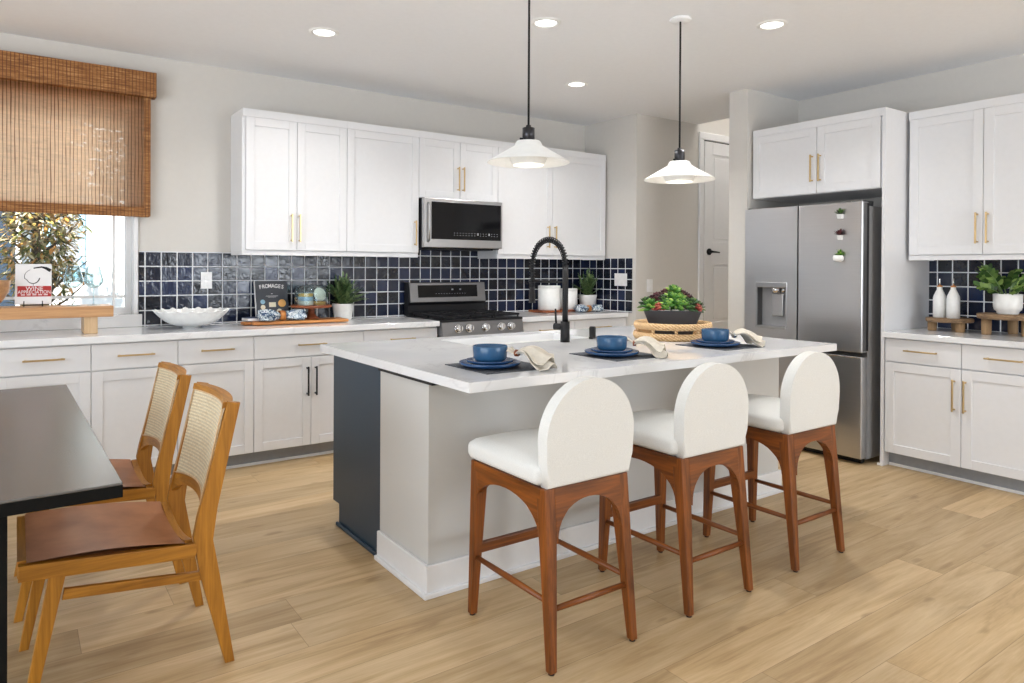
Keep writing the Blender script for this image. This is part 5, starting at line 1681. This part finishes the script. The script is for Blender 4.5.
# ------------------------------------------------------------------ right of the range
b = MB()
b.box(3.90, 4.62, 5.03, 5.25, CT + 0.002, CT + 0.022, 0.008)
for xx in (3.95, 4.55):
    for yy in (5.06, 5.22): b.cyl((xx, yy, CT), (xx, yy, CT + 0.004), 0.01, seg=10)
o = b.build('serving_board', 'dark_board')
tag(o, 'reddish wooden tray under the white canisters right of the range', 'board')
TZ = CT + 0.0225
def canister(x, y, r, h, label):
    t = thing('canister', label, 'canister', (x, y, TZ), 'white canisters on the wooden tray')
    MB().lathe([(0, 0), (r - 0.004, 0), (r, 0.004), (r, h - 0.022), (0, h - 0.022)], (x, y, TZ), 36).build('body', 'white_ceramic', t)
    MB().lathe([(0, h - 0.0215), (r, h - 0.0215), (r + 0.001, h - 0.018), (r + 0.001, h - 0.003), (r - 0.003, h), (0, h)], (x, y, TZ), 36).build('lid', 'white_ceramic', t)
canister(4.065, 5.14, 0.104, 0.225, 'taller white canister on the wooden tray, left of the faucet riser')
canister(4.305, 5.15, 0.086, 0.195, 'shorter white canister on the wooden tray, between the tall one and the fern')
bushy('potted_fern', 'green fern in a white pot on the wooden tray by the corner', 4.555, 5.155, TZ, 0.09, 0.13, 11, 36, 0.22, 'fern', 0.45, 0.040, 0.013)
bundle(4.40, 4.965, CT + 0.0005, 'blue and white print napkin in a wooden ring below the fern', None, 0.9, -0.05)

# ------------------------------------------------------------------ right counter: bottles and plant on risers
RCZ = 0.912
def round_riser(x, y, r, h, th, label, legs=3, a0=0.5):
    t = thing('round_riser', label, 'riser', (x, y, RCZ), 'round wooden risers on the right counter')
    MB().lathe([(0, h - th), (r * 0.97, h - th), (r, h - th + 0.004), (r * 1.01, h - 0.004), (r * 0.99, h), (0, h)], (x, y, RCZ), 40).build('top', 'rustic', t)
    for k in range(legs):
        a = a0 + 2 * PI * k / legs
        MB().lathe([(0, 0), (0.025, 0), (0.028, 0.006), (0.029, h - th + 0.0005), (0, h - th + 0.0005)], (x + r * 0.72 * math.cos(a), y + r * 0.72 * math.sin(a), RCZ), 18).build('leg', 'rustic_z', t)
    return RCZ + h
z1 = round_riser(5.215, 2.185, 0.141, 0.088, 0.026, 'low round wooden riser under the two white oil bottles', 3, 0.0)
z2 = round_riser(5.215, 1.835, 0.172, 0.135, 0.032, 'taller round wooden riser under the potted plant, cut by the right edge', 3, 0.15)
def bottle(x, y, z, label):
    t = thing('oil_bottle', label, 'bottle', (x, y, z), 'white oil bottles')
    MB().lathe([(0, 0), (0.036, 0), (0.040, 0.004), (0.040, 0.125), (0.037, 0.150), (0.024, 0.180), (0.0165, 0.196), (0.0155, 0.212), (0, 0.212)], (x, y, z), 32).build('body', 'white_ceramic', t)
    MB().lathe([(0, 0.2115), (0.017, 0.2115), (0.017, 0.221), (0, 0.221)], (x, y, z), 20).build('stopper', 'cork', t)
    MB().cyl((x, y, z + 0.22), (x, y, z + 0.27), 0.006, 0.005, 10).build('pour_spout', 'chrome', t)
bottle(5.205, 2.244, z1 + 0.0005, 'white oil bottle on the low riser, nearer the refrigerator panel')
bottle(5.195, 2.154, z1 + 0.0005, 'white oil bottle on the low riser, nearer the potted plant')

def zz_plant(x, y, z):
    rr = random.Random(21)
    t = thing('potted_plant', 'glossy green leafy plant in a white footed pot on the taller riser', 'plant', (x, y, z))
    MB().lathe([(0, 0), (0.056, 0), (0.060, 0.005), (0.061, 0.016), (0.074, 0.027), (0.079, 0.046), (0.081, 0.128), (0.0765, 0.130), (0.075, 0.115), (0, 0.112)], (x, y, z), 40).build('pot', 'white_ceramic', t)
    MB().lathe([(0, 0.113), (0.0745, 0.1155), (0.0745, 0.117), (0, 0.119)], (x, y, z), 24).build('soil', 'soil', t)
    b = MB(); bs = MB()
    for i in range(13):
        a = i * 2.4 + rr.random() * 0.5
        el = 0.55 + 0.85 * rr.random()
        L = 0.13 + 0.09 * rr.random()
        base = Vector((x + 0.03 * math.cos(a), y + 0.03 * math.sin(a), z + 0.115))
        d = Vector((math.cos(a) * math.cos(el) * (0.75 if math.cos(a) > 0 else 1), math.sin(a) * math.cos(el), math.sin(el))).normalized()
        pts = [base + d * L * k / 8 + Vector((math.cos(a), math.sin(a), -0.6)) * 0.05 * (k / 8) ** 2 for k in range(9)]
        bs.tube(pts, [0.0042 - 0.0025 * k / 8 for k in range(9)], 6)
        for k in range(3, 9):
            dd = (pts[k] - pts[k - 1]).normalized()
            side = dd.cross(Vector((-0.8, 0, 0.6)))
            if side.length < 0.1: side = Vector((0, 1, 0))
            side.normalize()
            if pts[k].z > 1.345 or pts[k].y > 1.985: continue
            for s in (-1, 1):
                b.leaf(pts[k], dd * 0.6 + side * s * 0.75 + Vector((0, 0, 0.15)), Vector((-0.9, -0.1, 0.5)), 0.052 * (0.75 + 0.4 * rr.random()), 0.030, 0.2, 0.1)
        b.leaf(pts[-1], pts[-1] - pts[-2], (0, 0, 1), 0.05, 0.026)
    for q in (b, bs):
        for v in q.bm.verts:
            if v.co.x > XW - 0.03: v.co.x = XW - 0.03
            if v.co.z > 1.388: v.co.z = 1.388
    b.build('foliage', 'zz', t, recalc=False); bs.build('stem', 'stem', t)
zz_plant(5.20, 1.835, z2 + 0.0005)

# ------------------------------------------------------------------ outside the window
struct('ground', MB().box(-9, 9, YB + 0.2, 14, -0.6, -0.5), 'outside_white')
nb = thing('garden_wall', 'sunlit white stucco wall of the neighbouring building outside the window', 'building', (1.5, 9.1, -0.5))
MB().box(0.06, 6.0, 9.0, 9.25, -0.5, 5.0).build('stucco', 'outside_white', nb)
nh = thing('neighbour_house', 'navy sided house beyond the window at the left edge', 'house', (-2.5, 8.7, -0.5))
b = MB()
b.box(-5.0, 0.0, 8.6, 9.0, -0.5, 5.0)
for k in range(24): b.box(-5.0, 0.0, 8.585, 8.6, -0.4 + k * 0.22, -0.4 + k * 0.22 + 0.19, 0.004)
b.build('siding', 'outside_navy', nh)
MB().box(0.001, 0.05, 8.57, 9.0, -0.5, 5.0).build('corner_board', 'trim', nh)
b = MB(); b.box(-0.54, -0.50, 8.55, 8.584, 0.6, 2.4); b.box(-1.1, -0.54, 8.55, 8.584, 2.36, 2.4); b.box(-1.1, -0.54, 8.55, 8.584, 0.6, 0.64)
b.build('window_frame', 'trim', nh)
w2 = thing('louvred_window', 'small pale blue shuttered window on the white wall behind the tree', 'window', (0.42, 8.98, 1.25))
b = MB()
b.box(0.24, 0.30, 8.95, 8.999, 1.2, 2.2); b.box(0.56, 0.62, 8.95, 8.999, 1.2, 2.2); b.box(0.24, 0.62, 8.95, 8.999, 2.14, 2.2); b.box(0.24, 0.62, 8.95, 8.999, 1.2, 1.26)
b.build('frame', 'sky_paper', w2)
MB().box(0.30, 0.56, 8.985, 8.998, 1.26, 2.14).build('shutter', 'toe', w2)

tr_ = thing('magnolia_tree', 'bushy tree with bronze and green leaves outside the window', 'tree', (0.16, 7.2, -0.5))
b = MB()
b.tube([(0.16, 7.25, -0.5), (0.18, 7.2, 0.6), (0.14, 7.22, 1.4), (0.2, 7.2, 2.4)], [0.07, 0.055, 0.04, 0.015], 10)
for i in range(26):
    a = rnd.random() * 6.28; z0 = 0.7 + 1.5 * rnd.random()
    b.tube([(0.16, 7.22, z0), (0.16 + 0.2 * math.cos(a), 7.22 + 0.2 * math.sin(a), z0 + 0.14), (0.16 + 0.36 * math.cos(a), 7.22 + 0.4 * math.sin(a), z0 + 0.3)], [0.014, 0.009, 0.004], 6)
b.build('trunk', 'bark', tr_)
b = MB()
for i in range(3300):
    while True:
        p = Vector((rnd.uniform(-1, 1), rnd.uniform(-1, 1), rnd.uniform(-1, 1)))
        if 0.25 < p.length < 1: break
    lump = 0.82 + 0.25 * math.sin(p.x * 7 + p.z * 9) * math.sin(p.y * 6 + 2)
    c = Vector((0.19 + p.x * 0.34 * lump, 7.22 + p.y * 0.36 * lump, 1.80 + p.z * 1.12 * lump))
    d = Vector((p.x + rnd.uniform(-0.7, 0.7), p.y + rnd.uniform(-0.7, 0.7), p.z + rnd.uniform(-0.6, 0.9)))
    b.leaf(c, d, (rnd.uniform(-0.5, 0.5), rnd.uniform(-0.5, 0.5), 1), 0.058 + 0.035 * rnd.random(), 0.027, 0.25, 0.1)
b.build('foliage', 'tree_leaf', tr_, recalc=False)
